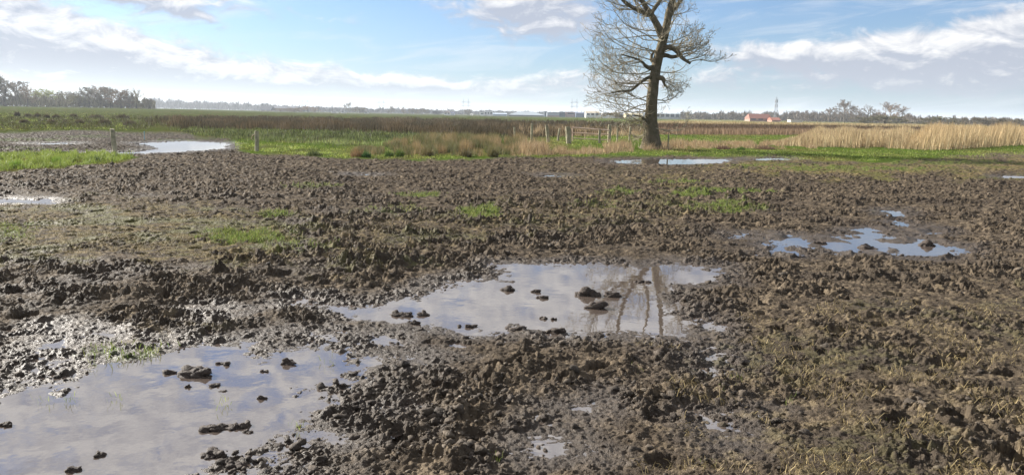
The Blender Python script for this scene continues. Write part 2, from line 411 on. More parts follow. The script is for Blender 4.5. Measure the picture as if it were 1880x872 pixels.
gm = bpy.data.materials.new('soil'); gm.use_nodes = True; t = gm.node_tree; S.nt = t
b = t.nodes['Principled BSDF']; an = t.nodes.new('ShaderNodeAttribute'); an.attribute_name = 'Col'
wn = t.nodes.new('ShaderNodeAttribute'); wn.attribute_name = 'wet'; wt = S(wn.outputs['Fac'])
tcn = t.nodes.new('ShaderNodeTexCoord'); ob = S(tcn.outputs['Object'])
gn = S.noise(ob, 55.0, 4.0, 0.65); gn2 = S.noise(ob, 170.0, 3.0, 0.6)
cc = S.mix(0.55, S(an.outputs['Color']), S.mix(gn, (0.35, 0.35, 0.36), (1.75, 1.7, 1.6)), 'MULTIPLY')
t.links.new(cc.k, b.inputs['Base Color'])
rg = (0.72 - wt * 0.22) + (S.noise(ob, 9.0, 3.0) - 0.5) * 0.25
t.links.new(rg.k, b.inputs['Roughness']); t.links.new((wt * 0.23).k, b.inputs['Specular IOR Level'])
bn = t.nodes.new('ShaderNodeBump'); bn.inputs['Distance'].default_value = 0.022; bn.inputs['Strength'].default_value = 1.0
t.links.new((gn + gn2 * 0.35).k, bn.inputs['Height']); t.links.new(bn.outputs[0], b.inputs['Normal'])

def submesh(name, Fs, kindlabel):
    u, inv = np.unique(Fs.ravel(), return_inverse=True)
    return mk(name, V[u], inv.reshape(-1, 4), gm, colg[u], attrs={'wet': np.maximum(wet, 0.14 + 0.2 * sstep(n1, 0, .4) * (1 - farf))[u] * mud[u]})
tag(submesh('mud_ground', F[fm], ''), 'churned brown mud trampled by hooves', None, None, 'structure')
tag(submesh('meadow_ground', F[~fm], ''), 'flat green pasture behind the mud', None, None, 'structure')

# ------------------------------------------------------------------ standing water
wm = bpy.data.materials.new('puddle_water'); wm.use_nodes = True; t = wm.node_tree; S.nt = t; t.nodes.clear()
mo = t.nodes.new('ShaderNodeOutputMaterial'); df = t.nodes.new('ShaderNodeBsdfDiffuse'); df.inputs[0].default_value = (.130, .102, .085, 1)
tr = t.nodes.new('ShaderNodeBsdfTransparent'); tr.inputs[0].default_value = (.78, .66, .54, 1)
m1 = t.nodes.new('ShaderNodeMixShader'); m1.inputs[0].default_value = 0.55
gl_ = t.nodes.new('ShaderNodeBsdfGlossy'); gl_.inputs['Roughness'].default_value = 0.012; gl_.inputs[0].default_value = (1, 1, 1, 1)
fr = t.nodes.new('ShaderNodeFresnel'); fr.inputs[0].default_value = 3.5
bn = t.nodes.new('ShaderNodeBump'); bn.inputs['Distance'].default_value = 0.0007; bn.inputs['Strength'].default_value = 1
tcn = t.nodes.new('ShaderNodeTexCoord')
t.links.new(S.noise(S(tcn.outputs['Object']), 5.0, 3.0).k, bn.inputs['Height'])
t.links.new(bn.outputs[0], gl_.inputs['Normal']); t.links.new(bn.outputs[0], fr.inputs['Normal'])
m2 = t.nodes.new('ShaderNodeMixShader')
t.links.new(tr.outputs[0], m1.inputs[1]); t.links.new(df.outputs[0], m1.inputs[2])
t.links.new(fr.outputs[0], m2.inputs[0]); t.links.new(m1.outputs[0], m2.inputs[1]); t.links.new(gl_.outputs[0], m2.inputs[2])
t.links.new(m2.outputs[0], mo.inputs[0])
SHEETS = [('central', [(340,598),(350,562),(520,542),(800,490),(880,470),(1200,465),(1370,480),(1360,560),(1340,640),(1000,650),(760,650),(600,625),(480,591)], 'muddy puddle in the middle mirroring the sky and the bare tree'),
          ('near', [(-400,790),(-60,680),(0,600),(230,592),(340,603),(480,596),(600,630),(760,655),(820,690),(780,780),(640,840),(560,960),(-400,1100)], 'large shallow brown puddle in the near left corner'),
          ('side', [(1320,470),(1330,420),(1560,375),(1690,375),(1800,420),(1820,480),(1500,490)], 'pale blue puddle broken up by clods on the right'),
          ('far', [(100,288),(200,262),(330,254),(450,258),(430,278),(330,284),(220,288)], 'silvery pool behind the two fence posts'),
          ('far_b', [(40,266),(60,260),(150,259),(150,267)], 'thin silvery pool left of the first fence post'),
          ('left', [(-150,362),(130,362),(130,378),(-150,380)], 'thin pool at the left edge of the mud'),
          ('tree', [(1090,296),(1180,289),(1470,287),(1470,296),(1330,304),(1120,305)], 'shallow pool in front of the bare tree'),
          ('verge', [(1800,321),(2100,320),(2100,333),(1800,332)], 'thin pool at the right edge of the mud'),
          ('wet_e', [(980,316),(1060,317),(1050,330),(980,329)], 'tiny pool in the mud before the gate'),
          ('wet_f', [(620,316),(710,317),(710,326),(620,326)], 'tiny pool in the mud before the rushes'),
          ('wet_h', [(1270,655),(1345,640),(1345,690),(1280,690)], 'small hoof pool right of the middle puddle'),
          ('wet_q', [(970,812),(1060,808),(1062,848),(975,850)], 'tiny hoof pool at the bottom of the picture'), ('wet_t', [(1010,740),(1110,737),(1112,766),(1015,768)], 'tiny pool below the middle puddle'),
          ('wet_i', [(1280,762),(1365,758),(1370,790),(1290,792)], 'tiny hoof pool among the straw')]
for i, (k, poly, lab) in enumerate(SHEETS):
    g = G(*np.array(poly, float).T)
    if k.startswith('wet'): g = g.mean(0) + (g - g.mean(0)) * 1.9
    bm = bmesh.new()
    vs = [bm.verts.new((p[0], p[1], 0.0006 * (i % 4))) for p in g]; f = bm.faces.new(vs); bmesh.ops.triangulate(bm, faces=[f]); bmesh.ops.recalc_face_normals(bm, faces=bm.faces)
    me = bpy.data.meshes.new('puddle_water'); bm.to_mesh(me); me.materials.append(wm)
    if me.polygons[0].normal.z < 0: me.flip_normals()
    o = bpy.data.objects.new('puddle_water', me); col.objects.link(o); tag(o, lab, None, None, 'structure')
# ------------------------------------------------------------------ clods of mud
def icos(sub):
    bm = bmesh.new(); bmesh.ops.create_icosphere(bm, subdivisions=sub, radius=1); bm.verts.ensure_lookup_table()
    v = np.array([p.co[:] for p in bm.verts]); f = np.array([[q.index for q in p.verts] for p in bm.faces]); bm.free(); return v, f
ICO2, ICO3 = icos(2), icos(3)
def clod_shape(ico, n=14, rng=RNG):
    v, f = ico; k = rng.normal(size=(n, 3)); k /= np.linalg.norm(k, axis=1)[:, None]
    a = rng.uniform(0.15, 0.6, n); s = rng.uniform(5, 14, n)
    r = 0.62 + (a[None] * np.exp((v @ k.T - 1) * s[None])).sum(1)
    r += rng.normal(0, 0.11, len(v))
    return v * r[:, None] * np.array([rng.uniform(.8, 1.25), rng.uniform(.7, 1.1), rng.uniform(.55, .85)])
SHAPES = [clod_shape(ICO2) for _ in range(24)]
SHAPES_S = [clod_shape(icos(1), 8) for _ in range(16)]
def scatter_lumps(P, R, shapes, faces):
    n = len(P); k = RNG.integers(0, len(shapes), n); A = RNG.uniform(0, 6.283, n); sh = np.array(shapes)
    v = sh[k] * R[:, None, None]; c, s = np.cos(A)[:, None], np.sin(A)[:, None]
    x = v[..., 0] * c - v[..., 1] * s; y = v[..., 0] * s + v[..., 1] * c
    v = np.stack([x, y, v[..., 2]], -1) + P[:, None]
    m = v.shape[1]; f = faces[None] + (np.arange(n) * m)[:, None, None]
    return v.reshape(-1, 3), f.reshape(-1, 3), m
clodm = material('clod_mud', (0, 0, 0), 0.7, 0.2, bump=(70, 0.014), attr=True)
ok = np.where((mud > 0.8) & (np.abs(guf) < 0.95) & (Y0 > 2.0) & (Y0 < 26) & (sdw > -0.12))[0]
wgt = (0.25 + amp[ok]) * (Y0[ok] ** -0.35) * (0.3 + patch[ok]) * (1 + 1.2 * (np.abs(sdw[ok] - 0.15) < 0.3)); wgt /= wgt.sum()
def put_clods(n, r0, sg, rmax, shapes, faces):
    i = RNG.choice(ok, n, p=wgt); r = np.minimum(r0 * np.exp(RNG.normal(0, sg, n)), rmax) * np.minimum(0.55 + 0.5 * rough[i], 1.2)
    P = V[i] + np.stack([RNG.normal(0, .006, n), RNG.normal(0, .006, n), r * 0.15], -1)
    v, f, m = scatter_lumps(P, r, shapes, faces)
    cb = colg[i] * RNG.uniform(0.75, 1.2, (n, 1)); return v, f, np.repeat(cb, m, 0)
v1, f1, c1 = put_clods(2600, 0.0145, 0.45, 0.045, SHAPES, ICO2[1])
v2, f2, c2 = put_clods(17000, 0.0085, 0.42, 0.02, SHAPES_S, icos(1)[1])
tag(mk('mud_clods', np.concatenate([v1, v2]), np.concatenate([f1, f2 + len(v1)]), clodm, np.concatenate([c1, c2])),
    'countless crumbly dark clods strewn over the trampled mud', None, None, 'stuff')

def mud_clod(px, py, wpx, label, n=None):
    p = G(np.array(px), np.array(py + wpx * 0.15)); R = wpx / 2 * p[1] / FOC
    n = n or (2 if wpx < 18 else max(3, int(round(wpx / 7))))
    Vs, Fs = [], []; o = 0
    for k in range(n):
        r = R * (RNG.uniform(.45, .65) if wpx < 25 else RNG.uniform(0.24, 0.42)); off = 0 if n == 1 else (k / (n - 1) - 0.5) * 2 * (R - r)
        sh = clod_shape(ICO3, 34) * r * np.array([RNG.uniform(.8, 1.2), RNG.uniform(.7, 1.1), RNG.uniform(.6, 1.0)])
        Vs.append(sh + np.array([off, RNG.uniform(-.4, .4) * R, r * (RNG.uniform(.15, .4) if wpx < 25 else RNG.uniform(-.05, .3))])); Fs.append(ICO3[1] + o); o += len(sh)
    vv = np.concatenate(Vs); cb = np.tile(C(.045, .034, .027), (len(vv), 1)) * (1 + 0.35 * RNG.normal(size=(len(vv), 1)) * 0.4)
    ob_ = mk('mud_clod', vv, np.concatenate(Fs), clodm, cb); ob_.location = (p[0], p[1], 0.0)
    tag(ob_, label, 'clod', 'clods standing in the puddles')
for a in [(934, 529, 20, 'round clod near the far shore of the middle puddle, under its top inlet'),
          (984, 534, 13, 'small clod in open water of the middle puddle, farther of a close pair'),
          (993, 545, 14, 'small clod in open water of the middle puddle, nearer of a close pair'),
          (1080, 534, 46, 'long ragged clod lying across the middle puddle left of the trunk reflection'),
          (1094, 561, 24, 'flat clod in the middle puddle beside the mirrored branches'),
          (998, 583, 12, 'little clod in the middle puddle, left one of a side-by-side pair'),
          (1017, 585, 12, 'little clod in the middle puddle, right one of a side-by-side pair'),
          (945, 599, 36, 'big lumpy clod at the near shore of the middle puddle'),
          (1022, 606, 24, 'low clod off the near shore of the middle puddle, right of the big lump'),
          (862, 598, 17, 'small flat clod by the near shore of the middle puddle, left of the big lump'),
          (777, 575, 18, 'lone low clod in the left arm of the middle puddle'),
          (737, 573, 40, 'wide clod at the left tail of the middle puddle'),
          (753, 590, 27, 'chunky clod below the wide one at the left tail of the middle puddle'),
          (1177, 514, 28, 'clod at the foot of the mirrored trunk, upper right of the middle puddle'),
          (1125, 541, 22, 'dark clod in the middle puddle among the mirrored boughs'),
          (311, 681, 18, 'pale lone clod in the near puddle, left of the long crumbly island'),
          (359, 677, 60, 'long crumbly island of mud in the near puddle'),
          (410, 664, 26, 'tall clod right behind the long crumbly island in the near puddle'),
          (344, 709, 11, 'tiny upright clod in the near puddle below the long crumbly island'),
          (396, 705, 17, 'small clod in the near puddle, left one of two in open water'),
          (411, 716, 10, 'tiny dark clod in the near puddle, right of two in open water'),
          (391, 781, 46, 'broad lumpy clod in the near puddle, left of two big ones'),
          (437, 777, 44, 'broad jagged clod in the near puddle, right of two big ones'),
          (455, 791, 16, 'small clod in front of the two big ones in the near puddle'),
          (184, 832, 20, 'low black clod alone in the open part of the near puddle'),
          (134, 859, 24, 'dark ragged clod at the bottom edge of the near puddle'),
          (485, 680, 14, 'single round clod in the far right reach of the near puddle'),
          (530, 664, 22, 'clod among water at the far right rim of the near puddle'),
          (12, 778, 20, 'dark clod cut by the left edge of the picture in the near puddle'),
          (118, 718, 14, 'small clod by the sprouting grass at the far left of the near puddle'),
          (482, 729, 14, 'flat little clod in the right half of the near puddle'),
          (395, 828, 46, 'long low heap of clods at the right shore of the near puddle'),
          (430, 848, 40, 'heap of clods nearest the camera at the right shore of the near puddle'),
          (1592, 451, 30, 'low bar of mud across the right-hand puddle'),
          (1702, 448, 24, 'round clod mirrored in the right part of the right-hand puddle'),
          (1505, 443, 26, 'clod between the two left arms of the right-hand puddle')]:
    mud_clod(*a)

# ------------------------------------------------------------------ blades: grass, straw, rushes, reeds
def blades(name, P, Hh, Wd, lean, colr, mat, label, az=None, bend=0.35, tip=None, nsoft=None, kind='stuff', parent=None):
    n = len(P); az = RNG.uniform(0, 6.283, n) if az is None else az
    d = np.stack([np.cos(az), np.sin(az), 0 * az], -1); q = RNG.uniform(0, 3.1416, n)
    s = np.stack([np.cos(q), np.sin(q) * 0.6, 0 * q], -1) * (Wd / 2)[:, None]
    up = np.array([0, 0, 1.0]); Hh = np.asarray(Hh)[:, None]; lean = np.asarray(lean)[:, None] if np.ndim(lean) else lean
    mid = P + up * Hh * 0.55 + d * Hh * lean * bend
    tp = P + up * Hh * np.sqrt(np.maximum(0.02, 1 - np.minimum(lean, 1.0) ** 2 * 0.9)) + d * Hh * lean
    v = np.stack([P - s, P + s, mid - s * .8, mid + s * .8, tp], 1).reshape(-1, 3)
    f = np.array([[0, 1, 3], [0, 3, 2], [2, 3, 4]])[None] + (np.arange(n) * 5)[:, None, None]
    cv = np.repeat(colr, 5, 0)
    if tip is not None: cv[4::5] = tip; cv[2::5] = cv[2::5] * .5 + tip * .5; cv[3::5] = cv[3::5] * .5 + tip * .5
    o = mk(name, v, f.reshape(-1, 3), mat, cv, smooth=False, parent=parent)
    return tag(o, label, None, None, kind)
grassm = material('grass_blade', (0, 0, 0), 0.6, 0.25, attr=True, trans=0.35)
reedm = material('reed_stalk', (0, 0, 0), 0.7, 0.2, attr=True, trans=0.25)
strawm = material('straw', (0, 0, 0), 0.7, 0.25, attr=True)
def inside(px, py, poly):
    d = polysd(px, py * 2.5, [(a, b * 2.5) for a, b in poly])
    return -d > RNG.uniform(0, 1, px.shape) ** 1.5 * 22
def sample(poly, n, keep=None):             # places on the ground, even in the picture's measure
    q = np.array(poly, float); lo, hi = q.min(0), q.max(0); out = []; c = 0
    while c < n:
        px = RNG.uniform(lo[0], hi[0], n * 2); py = RNG.uniform(lo[1], hi[1], n * 2); m = inside(px, py, poly)
        if keep is not None: m &= keep(px, py)
        out.append(np.stack([px[m], py[m]], -1)); c += m.sum()
    p = np.concatenate(out)[:n]; g = G(p[:, 0], p[:, 1]); g[:, 2] = land(g[:, 0], g[:, 1]) + 0.03; return g, p
def var(base, n, amt=0.25, alt=None):
    c = np.tile(np.array(base), (n, 1))
    if alt is not None: c = c + RNG.uniform(0, 1, (n, 1)) * (np.array(alt) - c)
    return np.clip(c * (1 + RNG.normal(0, amt, (n, 1))), 0.01, 0.6)
def wmin(P, w, k=0.55): return np.maximum(w, k * P[:, 1] / 762)
def clumpy(sx, sy, thr, s):
    return lambda px, py: fbm(px / sx, py / sy, s, 3) > thr

# green tufts and straw on the mud
gi = np.where((gr > 0.35) & (mud > 0.6) & (Y0 < 27) & (sdw > 0))[0]
w_ = (gr[gi] ** 2) / Y0[gi] ** 0.0; i = RNG.choice(gi, 13000, p=w_ / w_.sum())
P = V[i] + np.stack([RNG.normal(0, .04, len(i)), RNG.normal(0, .06, len(i)), 0 * i - .004], -1)
blades('mud_grass', P, RNG.uniform(.02, .075, len(i)), wmin(P, .005, .4), RNG.uniform(.2, .9, len(i)), var((.10, .165, .03), len(i), .35, (.21, .21, .065)), grassm, 'bright green grass tufts surviving on the trampled mud')
oi = np.where((mud > 0.8) & (PY > 560) & (PX > 1150) & (sdw > 0.15) & (np.abs(guf) < .8) & (olive + 0.7 * fbm(X0 * 2.4, Y0 * 2.4, 160, 4) > 0.36))[0]
i = RNG.choice(oi, 5000); P = V[i] + np.array([0, 0, .006])
blades('straw', P, RNG.uniform(.02, .075, len(i)), wmin(P, .003, .45), RNG.uniform(.8, 1.0, len(i)), var((.20, .15, .07), len(i), .3, (.32, .25, .12)), strawm, 'dry yellow straw trodden into the mud', bend=.5)
oi2 = np.where((mud > 0.8) & (olive > 0.4) & (PY > 365) & (PY < 700) & (sdw > 0.1) & (Y0 < 20))[0]
i = RNG.choice(oi2, 7000); P = V[i] + np.array([0, 0, .004])
blades('dead_grass', P, RNG.uniform(.03, .09, len(i)), wmin(P, .004, .45), RNG.uniform(.75, 1.0, len(i)), var((.17, .135, .06), len(i), .25, (.12, .115, .04)), strawm, 'matted olive dead grass trodden into the mud', bend=.5)
# small separate sprigs
sp = [(1165, 688), (1600, 800), (1665, 792), (1780, 862), (1640, 770), (1575, 745), (1520, 665), (1440, 715), (1455, 740), (1350, 700), (1300, 860), (905, 850), (1840, 745), (1745, 640), (1860, 625), (1700, 745), (80, 740), (128, 742), (215, 735), (175, 672), (165, 650), (260, 648), (410, 748), (540, 790), (600, 668), (1320, 718), (1480, 600), (1610, 590)]
pp = np.concatenate([np.array(s)[None] + RNG.normal(0, 1, (12, 2)) * np.array([11, 5]) for s in sp]); g = G(pp[:, 0], pp[:, 1]); g[:, 2] = .012
blades('grass_sprig', g, RNG.uniform(.02, .06, len(g)), wmin(g, .003, .4), RNG.uniform(.2, .9, len(g)), var((.14, .20, .04), len(g), .3, (.24, .25, .08)), grassm, 'fresh green sprigs sprouting from mud and shallow water')

# lush strip in front of the left post
g, p = sample(GREEN_STRIP[1:-1] + [(-60, 322), (-60, 284)], 12000, clumpy(26, 7, -.2, 165))
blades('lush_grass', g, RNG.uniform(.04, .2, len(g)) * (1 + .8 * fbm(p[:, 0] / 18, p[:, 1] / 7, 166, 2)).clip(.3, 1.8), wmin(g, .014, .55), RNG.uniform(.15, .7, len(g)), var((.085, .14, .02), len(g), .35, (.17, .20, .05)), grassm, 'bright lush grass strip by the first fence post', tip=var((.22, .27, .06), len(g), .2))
# verges and pasture
g1, _ = sample([(430, 262), (560, 268), (700, 284), (860, 290), (860, 296), (700, 296), (560, 290), (465, 283), (432, 274)], 7000)
g2, _ = sample([(940, 284), (1110, 283), (1200, 276), (1500, 275), (1700, 279), (1950, 268), (1950, 284), (1720, 298), (1560, 308), (1420, 290), (1110, 290), (950, 292)], 12000, lambda a, b: RNG.uniform(size=a.shape) < sstep(fbm(a / 40, b / 5, 168, 3) + (294 - b) / 14, -.3, .5))
g3, _ = sample([(1205, 247), (1500, 247), (1470, 264), (1200, 268), (1050, 276), (985, 262), (1010, 252)], 9000)
g4, _ = sample([(-40, 205), (245, 207), (250, 241), (120, 241), (-40, 242)], 9000)
g = np.concatenate([g1, g2, g3, g4]); n = len(g)
cn_ = np.clip(.85 + .7 * fbm(g[:, 0] * .9, g[:, 1] * .45, 241, 3), .4, 1.5)[:, None]
blades('pasture_grass', g, RNG.uniform(.03, .11, n), wmin(g, .014, .5), RNG.uniform(.1, .7, n), var((.15, .215, .035), n, .35, (.27, .28, .085)) * cn_, grassm, 'short green grass of the verge and the pasture')
# dull green wet meadow between the rushes
g, p = sample([(300, 238), (640, 240), (930, 246), (940, 262), (700, 284), (560, 268), (430, 262), (330, 246)], 14000)
blades('wet_meadow_grass', g, RNG.uniform(.05, .3, len(g)) * sstep(p[:, 1], 285, 255).clip(.3, 1), wmin(g, .015, .5), RNG.uniform(.1, .5, len(g)), var((.06, .085, .028), len(g), .35, (.12, .13, .05)) * (1 + .8 * sstep(p[:, 1], 256, 270)[:, None]) * np.clip(.85 + .8 * fbm(g[:, 0] * .7, g[:, 1] * .3, 242, 3), .35, 1.6)[:, None], grassm, 'dull green marsh grass between the rushes and the mud')
# brown rushes
RUSH = [(248, 214), (700, 217), (1180, 226), (1180, 247), (950, 257), (760, 248), (520, 241), (330, 239), (255, 233)]
g, p = sample(RUSH, 42000, lambda a, b: ((fbm(a / 45, b / 7, 170, 3) > -0.35 - 0.5 * (b < 232)) | (RNG.uniform(size=a.shape) < .15)) & (RNG.uniform(size=a.shape) < .12 + sstep(a + 40 * fbm(a / 25, b / 6, 173, 3), 250, 430))); n = len(g)
hn = 0.55 + 0.35 * fbm(p[:, 0] / 40, p[:, 1] / 8, 171, 3)
redd = sstep(fbm(p[:, 0] / 70, p[:, 1] / 10, 172, 3), -.2, .4)[:, None]
cb = var((.050, .040, .022), n, .3) * (1 - redd) + var((.078, .058, .032), n, .3) * redd
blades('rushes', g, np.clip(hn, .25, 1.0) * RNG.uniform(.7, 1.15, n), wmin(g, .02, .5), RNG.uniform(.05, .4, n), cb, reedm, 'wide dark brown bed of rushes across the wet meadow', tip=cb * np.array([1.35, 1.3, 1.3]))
# sedge before the gate
SED = [(690, 268), (800, 258), (945, 258), (985, 268), (990, 287), (870, 291), (740, 290), (640, 289), (650, 276)]
g, p = sample(SED, 18000, clumpy(38, 12, -.1, 180)); n = len(g)
tl = 0.28 + 0.38 * sstep(p[:, 0], 680, 800) * sstep(p[:, 1], 292, 272) + .15 * fbm(p[:, 0] / 20, p[:, 1] / 20, 181, 2)
mixg = sstep(fbm(p[:, 0] / 30, p[:, 1] / 8, 182, 3), -.3, .5)[:, None]
cb = var((.085, .10, .035), n, .35) * (1 - mixg) + var((.27, .195, .095), n, .35) * mixg
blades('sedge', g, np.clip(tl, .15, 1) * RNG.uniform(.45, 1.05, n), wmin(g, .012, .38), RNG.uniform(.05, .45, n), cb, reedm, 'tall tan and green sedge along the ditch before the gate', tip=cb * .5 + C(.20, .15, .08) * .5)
# dead stalks around gate and tree, along the ditch
q1, p1 = sample([(940, 272), (1000, 272), (1015, 289), (935, 291)], 2600)
q2, p2 = sample([(1000, 279), (1120, 277), (1120, 287), (1000, 289)], 2200)
q3, p3 = sample([(1105, 268), (1160, 266), (1165, 283), (1110, 285)], 2200)
q4, p4 = sample([(1175, 266), (1250, 264), (1262, 277), (1180, 279)], 2600)
q5, p5 = sample([(1240, 262), (1500, 262), (1500, 276), (1260, 276)], 7500, clumpy(30, 6, -.1, 190))
q6, p6 = sample([(940, 240), (1180, 240), (1180, 252), (940, 254)], 4000)
g = np.concatenate([q1, q2, q3, q4, q5, q6]); n = len(g)
hh = np.concatenate([np.full(len(a), b) for a, b in ((q1, .6), (q2, .32), (q3, .45), (q4, .5), (q5, .33), (q6, .75))])
cb = var((.30, .205, .12), n, .28, (.38, .29, .17))
blades('dead_stalks', g, hh * np.clip(.65 + 1.1 * fbm(g[:, 0] * 1.3, g[:, 1] * .4, 250, 3), .15, 1.3) * RNG.uniform(.4, 1.1, n), wmin(g, .012, .36), RNG.uniform(.05, .6, n), cb, reedm, 'pale dead stalks and bramble litter along the ditch by gate and tree')
# dark reed bed behind the pasture, right of the tree
BED = [(1180, 234), (1500, 236), (1720, 240), (1720, 250), (1500, 250), (1180, 249)]
g, p = sample(BED, 26000); n = len(g)
cb = var((.085, .058, .036), n, .3, (.13, .085, .055)); lowp = p[:, 1] > 245
cb[lowp] = var((.24, .165, .105), int(lowp.sum()), .3)
blades('reed_bed', g, RNG.uniform(.6, .95, n) * np.where(lowp, .75, 1), wmin(g, .02, .5), RNG.uniform(.02, .25, n), cb, reedm, 'long low belt of dark brown reed behind the pasture')
# golden reed on the right
R1 = [(1655, 277), (1720, 279), (1900, 268), (2150, 262), (2150, 246), (1700, 248), (1668, 258)]
g, p = sample(R1, 30000, clumpy(70, 14, -.62, 200)); n = len(g)
hn = (1.08 + 0.55 * fbm(p[:, 0] / 38, p[:, 1] / 16, 201, 4)) * sstep(p[:, 0], 1640, 1725) + .25
cb = var((.34, .245, .125), n, .3, (.50, .40, .24)) * np.clip(1 + .5 * fbm(g[:, 0] * 1.1, g[:, 1], 202, 3), .5, 1.4)[:, None]
blades('tall_reed', g, hn * RNG.uniform(.4, 1.2, n), wmin(g, .016, .42), RNG.uniform(.03, .35, n), cb, reedm, 'tall golden reed stand at the right', az=RNG.normal(0.2, 1.1, n), tip=var((.42, .31, .17), n, .2))
R2 = [(1390, 268), (1480, 272), (1660, 276), (1690, 250), (1500, 247), (1440, 258)]
g, p = sample(R2, 24000, clumpy(60, 10, -.5, 210)); n = len(g)
hn = (.42 + .42 * sstep(p[:, 0], 1440, 1560) + 0.4 * fbm(p[:, 0] / 40, p[:, 1] / 16, 211, 3)) * sstep(p[:, 0], 1370, 1500) + .12
cb = var((.31, .225, .125), n, .3, (.46, .37, .22)) * np.clip(1 + .5 * fbm(g[:, 0] * .9, g[:, 1], 212, 3), .5, 1.4)[:, None]
blades('low_reed', g, np.clip(hn, .1, 1.2) * RNG.uniform(.55, 1.12, n), wmin(g, .014, .42), RNG.uniform(.03, .35, n), cb, reedm, 'shorter straw coloured reed left of the tall golden stand')
# straw coloured field edge far behind
g, p = sample([(1180, 225), (1800, 231), (1800, 236), (1180, 231)], 9000); n = len(g)
blades('far_reed', g, RNG.uniform(.4, .9, n), wmin(g, .03, .6), RNG.uniform(.02, .3, n), var((.36, .28, .15), n, .2), reedm, 'thin straw coloured line of reed at the far edge of the field')

# separate rush tussocks on the left pasture, and some along the ditch
def tussock(px, py, wpx, hpx, colr, label, group, n=420, tipc=None):
    c = G(np.array(float(px)), np.array(float(py))); k = c[1] / FOC; r = wpx / 2 * k; H = hpx * k
    a = RNG.uniform(0, 6.283, n); q = RNG.uniform(0, 1, n) ** .6 * r * .62
    P = np.stack([np.cos(a) * q, np.sin(a) * q, 0 * q], -1)
    hh = H * RNG.uniform(.4, 1.15, n) * (1 - .6 * (q / r / .62) ** 2); ln = np.clip(RNG.normal(.15, .1, n) + .45 * q / r, 0, .8)
    cb = var(colr, n, .3)
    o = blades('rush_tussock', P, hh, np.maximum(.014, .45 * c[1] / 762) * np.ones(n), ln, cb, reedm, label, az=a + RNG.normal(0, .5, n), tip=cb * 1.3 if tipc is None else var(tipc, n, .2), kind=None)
    o['category'] = 'rush tussock'; o['group'] = group; o.location = (c[0], c[1], float(land(c[0], c[1])) + .02); return o
g, p = sample([(-40, 209), (260, 212), (330, 232), (260, 240), (-40, 240)], 9000, clumpy(34, 4, -.05, 240)); n = len(g)
blades('rough_grass', g, RNG.uniform(.1, .4, n), wmin(g, .02, .5), RNG.uniform(.1, .6, n), var((.085, .07, .035), n, .35, (.08, .095, .03)), reedm, 'rough brownish grass in patches across the left pasture')
dk = (.075, .060, .038)
for px, py, w, h_, lab in [(32, 214, 14, 10, 'compact dark rush tussock farthest left on the pasture'), (52, 216, 20, 8, 'low wide rush tussock right of the farthest left one'),
        (69, 217, 20, 10, 'dark rush tussock third from left in the back row'), (86, 218, 16, 9, 'round rush tussock in the middle of the left back row'),
        (103, 218, 20, 9, 'rush tussock beside the round one in the left back row'), (45, 227, 28, 9, 'broad dark tussock at the left end of the front row'),
        (96, 229, 26, 11, 'tall dark tussock in the front row left of the first post'), (120, 229, 14, 8, 'small tussock next to the tall one in the front row'),
        (145, 228, 30, 9, 'wide low tussock in the front row behind the first post'), (135, 216, 22, 8, 'faint tussock in the back row above the wide low one'),
        (176, 218, 40, 9, 'long low tussock in the back row behind the first post'), (192, 231, 36, 16, 'largest blackish tussock straight behind the first post'),
        (225, 219, 34, 11, 'dark tussock in the back row touching the rush bed'), (238, 232, 34, 12, 'brown tussock in the front row touching the rush bed')]:
    tussock(px, py, w, h_, dk, lab, 'rush tussocks on the left pasture')
gt = (.075, .115, .025)
for px, py, w, h_, cc_, lab in [(577, 289, 46, 16, (.07, .085, .03), 'dark green tussock at the mud edge right of the second post'), (658, 291, 44, 22, (.17, .11, .055), 'reddish brown tussock at the mud edge'),
        (673, 292, 26, 17, (.05, .10, .03), 'small dark green tuft beside the reddish brown tussock'), (714, 291, 26, 17, gt, 'bright green flag leaves at the mud edge, left clump'),
        (734, 291, 22, 20, gt, 'bright green flag leaves at the mud edge, right clump'), (855, 291, 34, 20, (.09, .075, .035), 'dark brown sedge clump at the mud edge'), (905, 291, 30, 26, (.13, .115, .05), 'olive sedge clump nearest the gate'),
        (785, 290, 34, 22, (.12, .10, .045), 'brown green sedge clump in the middle of the ditch bank'), (1360, 278, 22, 9, gt, 'small green tuft on the verge right of the tree'),
        (1328, 276, 40, 10, (.12, .075, .05), 'dark reddish tuft of dead stalks on the verge'), (1405, 276, 60, 11, (.15, .10, .065), 'long low bramble tuft on the verge'),
        (30, 312, 30, 20, (.12, .19, .03), 'fresh green grass tuft at the left end of the lush strip'), (105, 305, 26, 20, (.12, .19, .03), 'fresh green grass tuft in the middle of the lush strip'), (172, 300, 36, 16, (.06, .09, .025), 'dark green tuft beside the first fence post')]:
    tussock(px, py, w, h_, cc_, lab, 'tussocks along the mud edge', 380, (cc_[0] * 1.5, cc_[1] * 1.5, cc_[2] * 1.6))
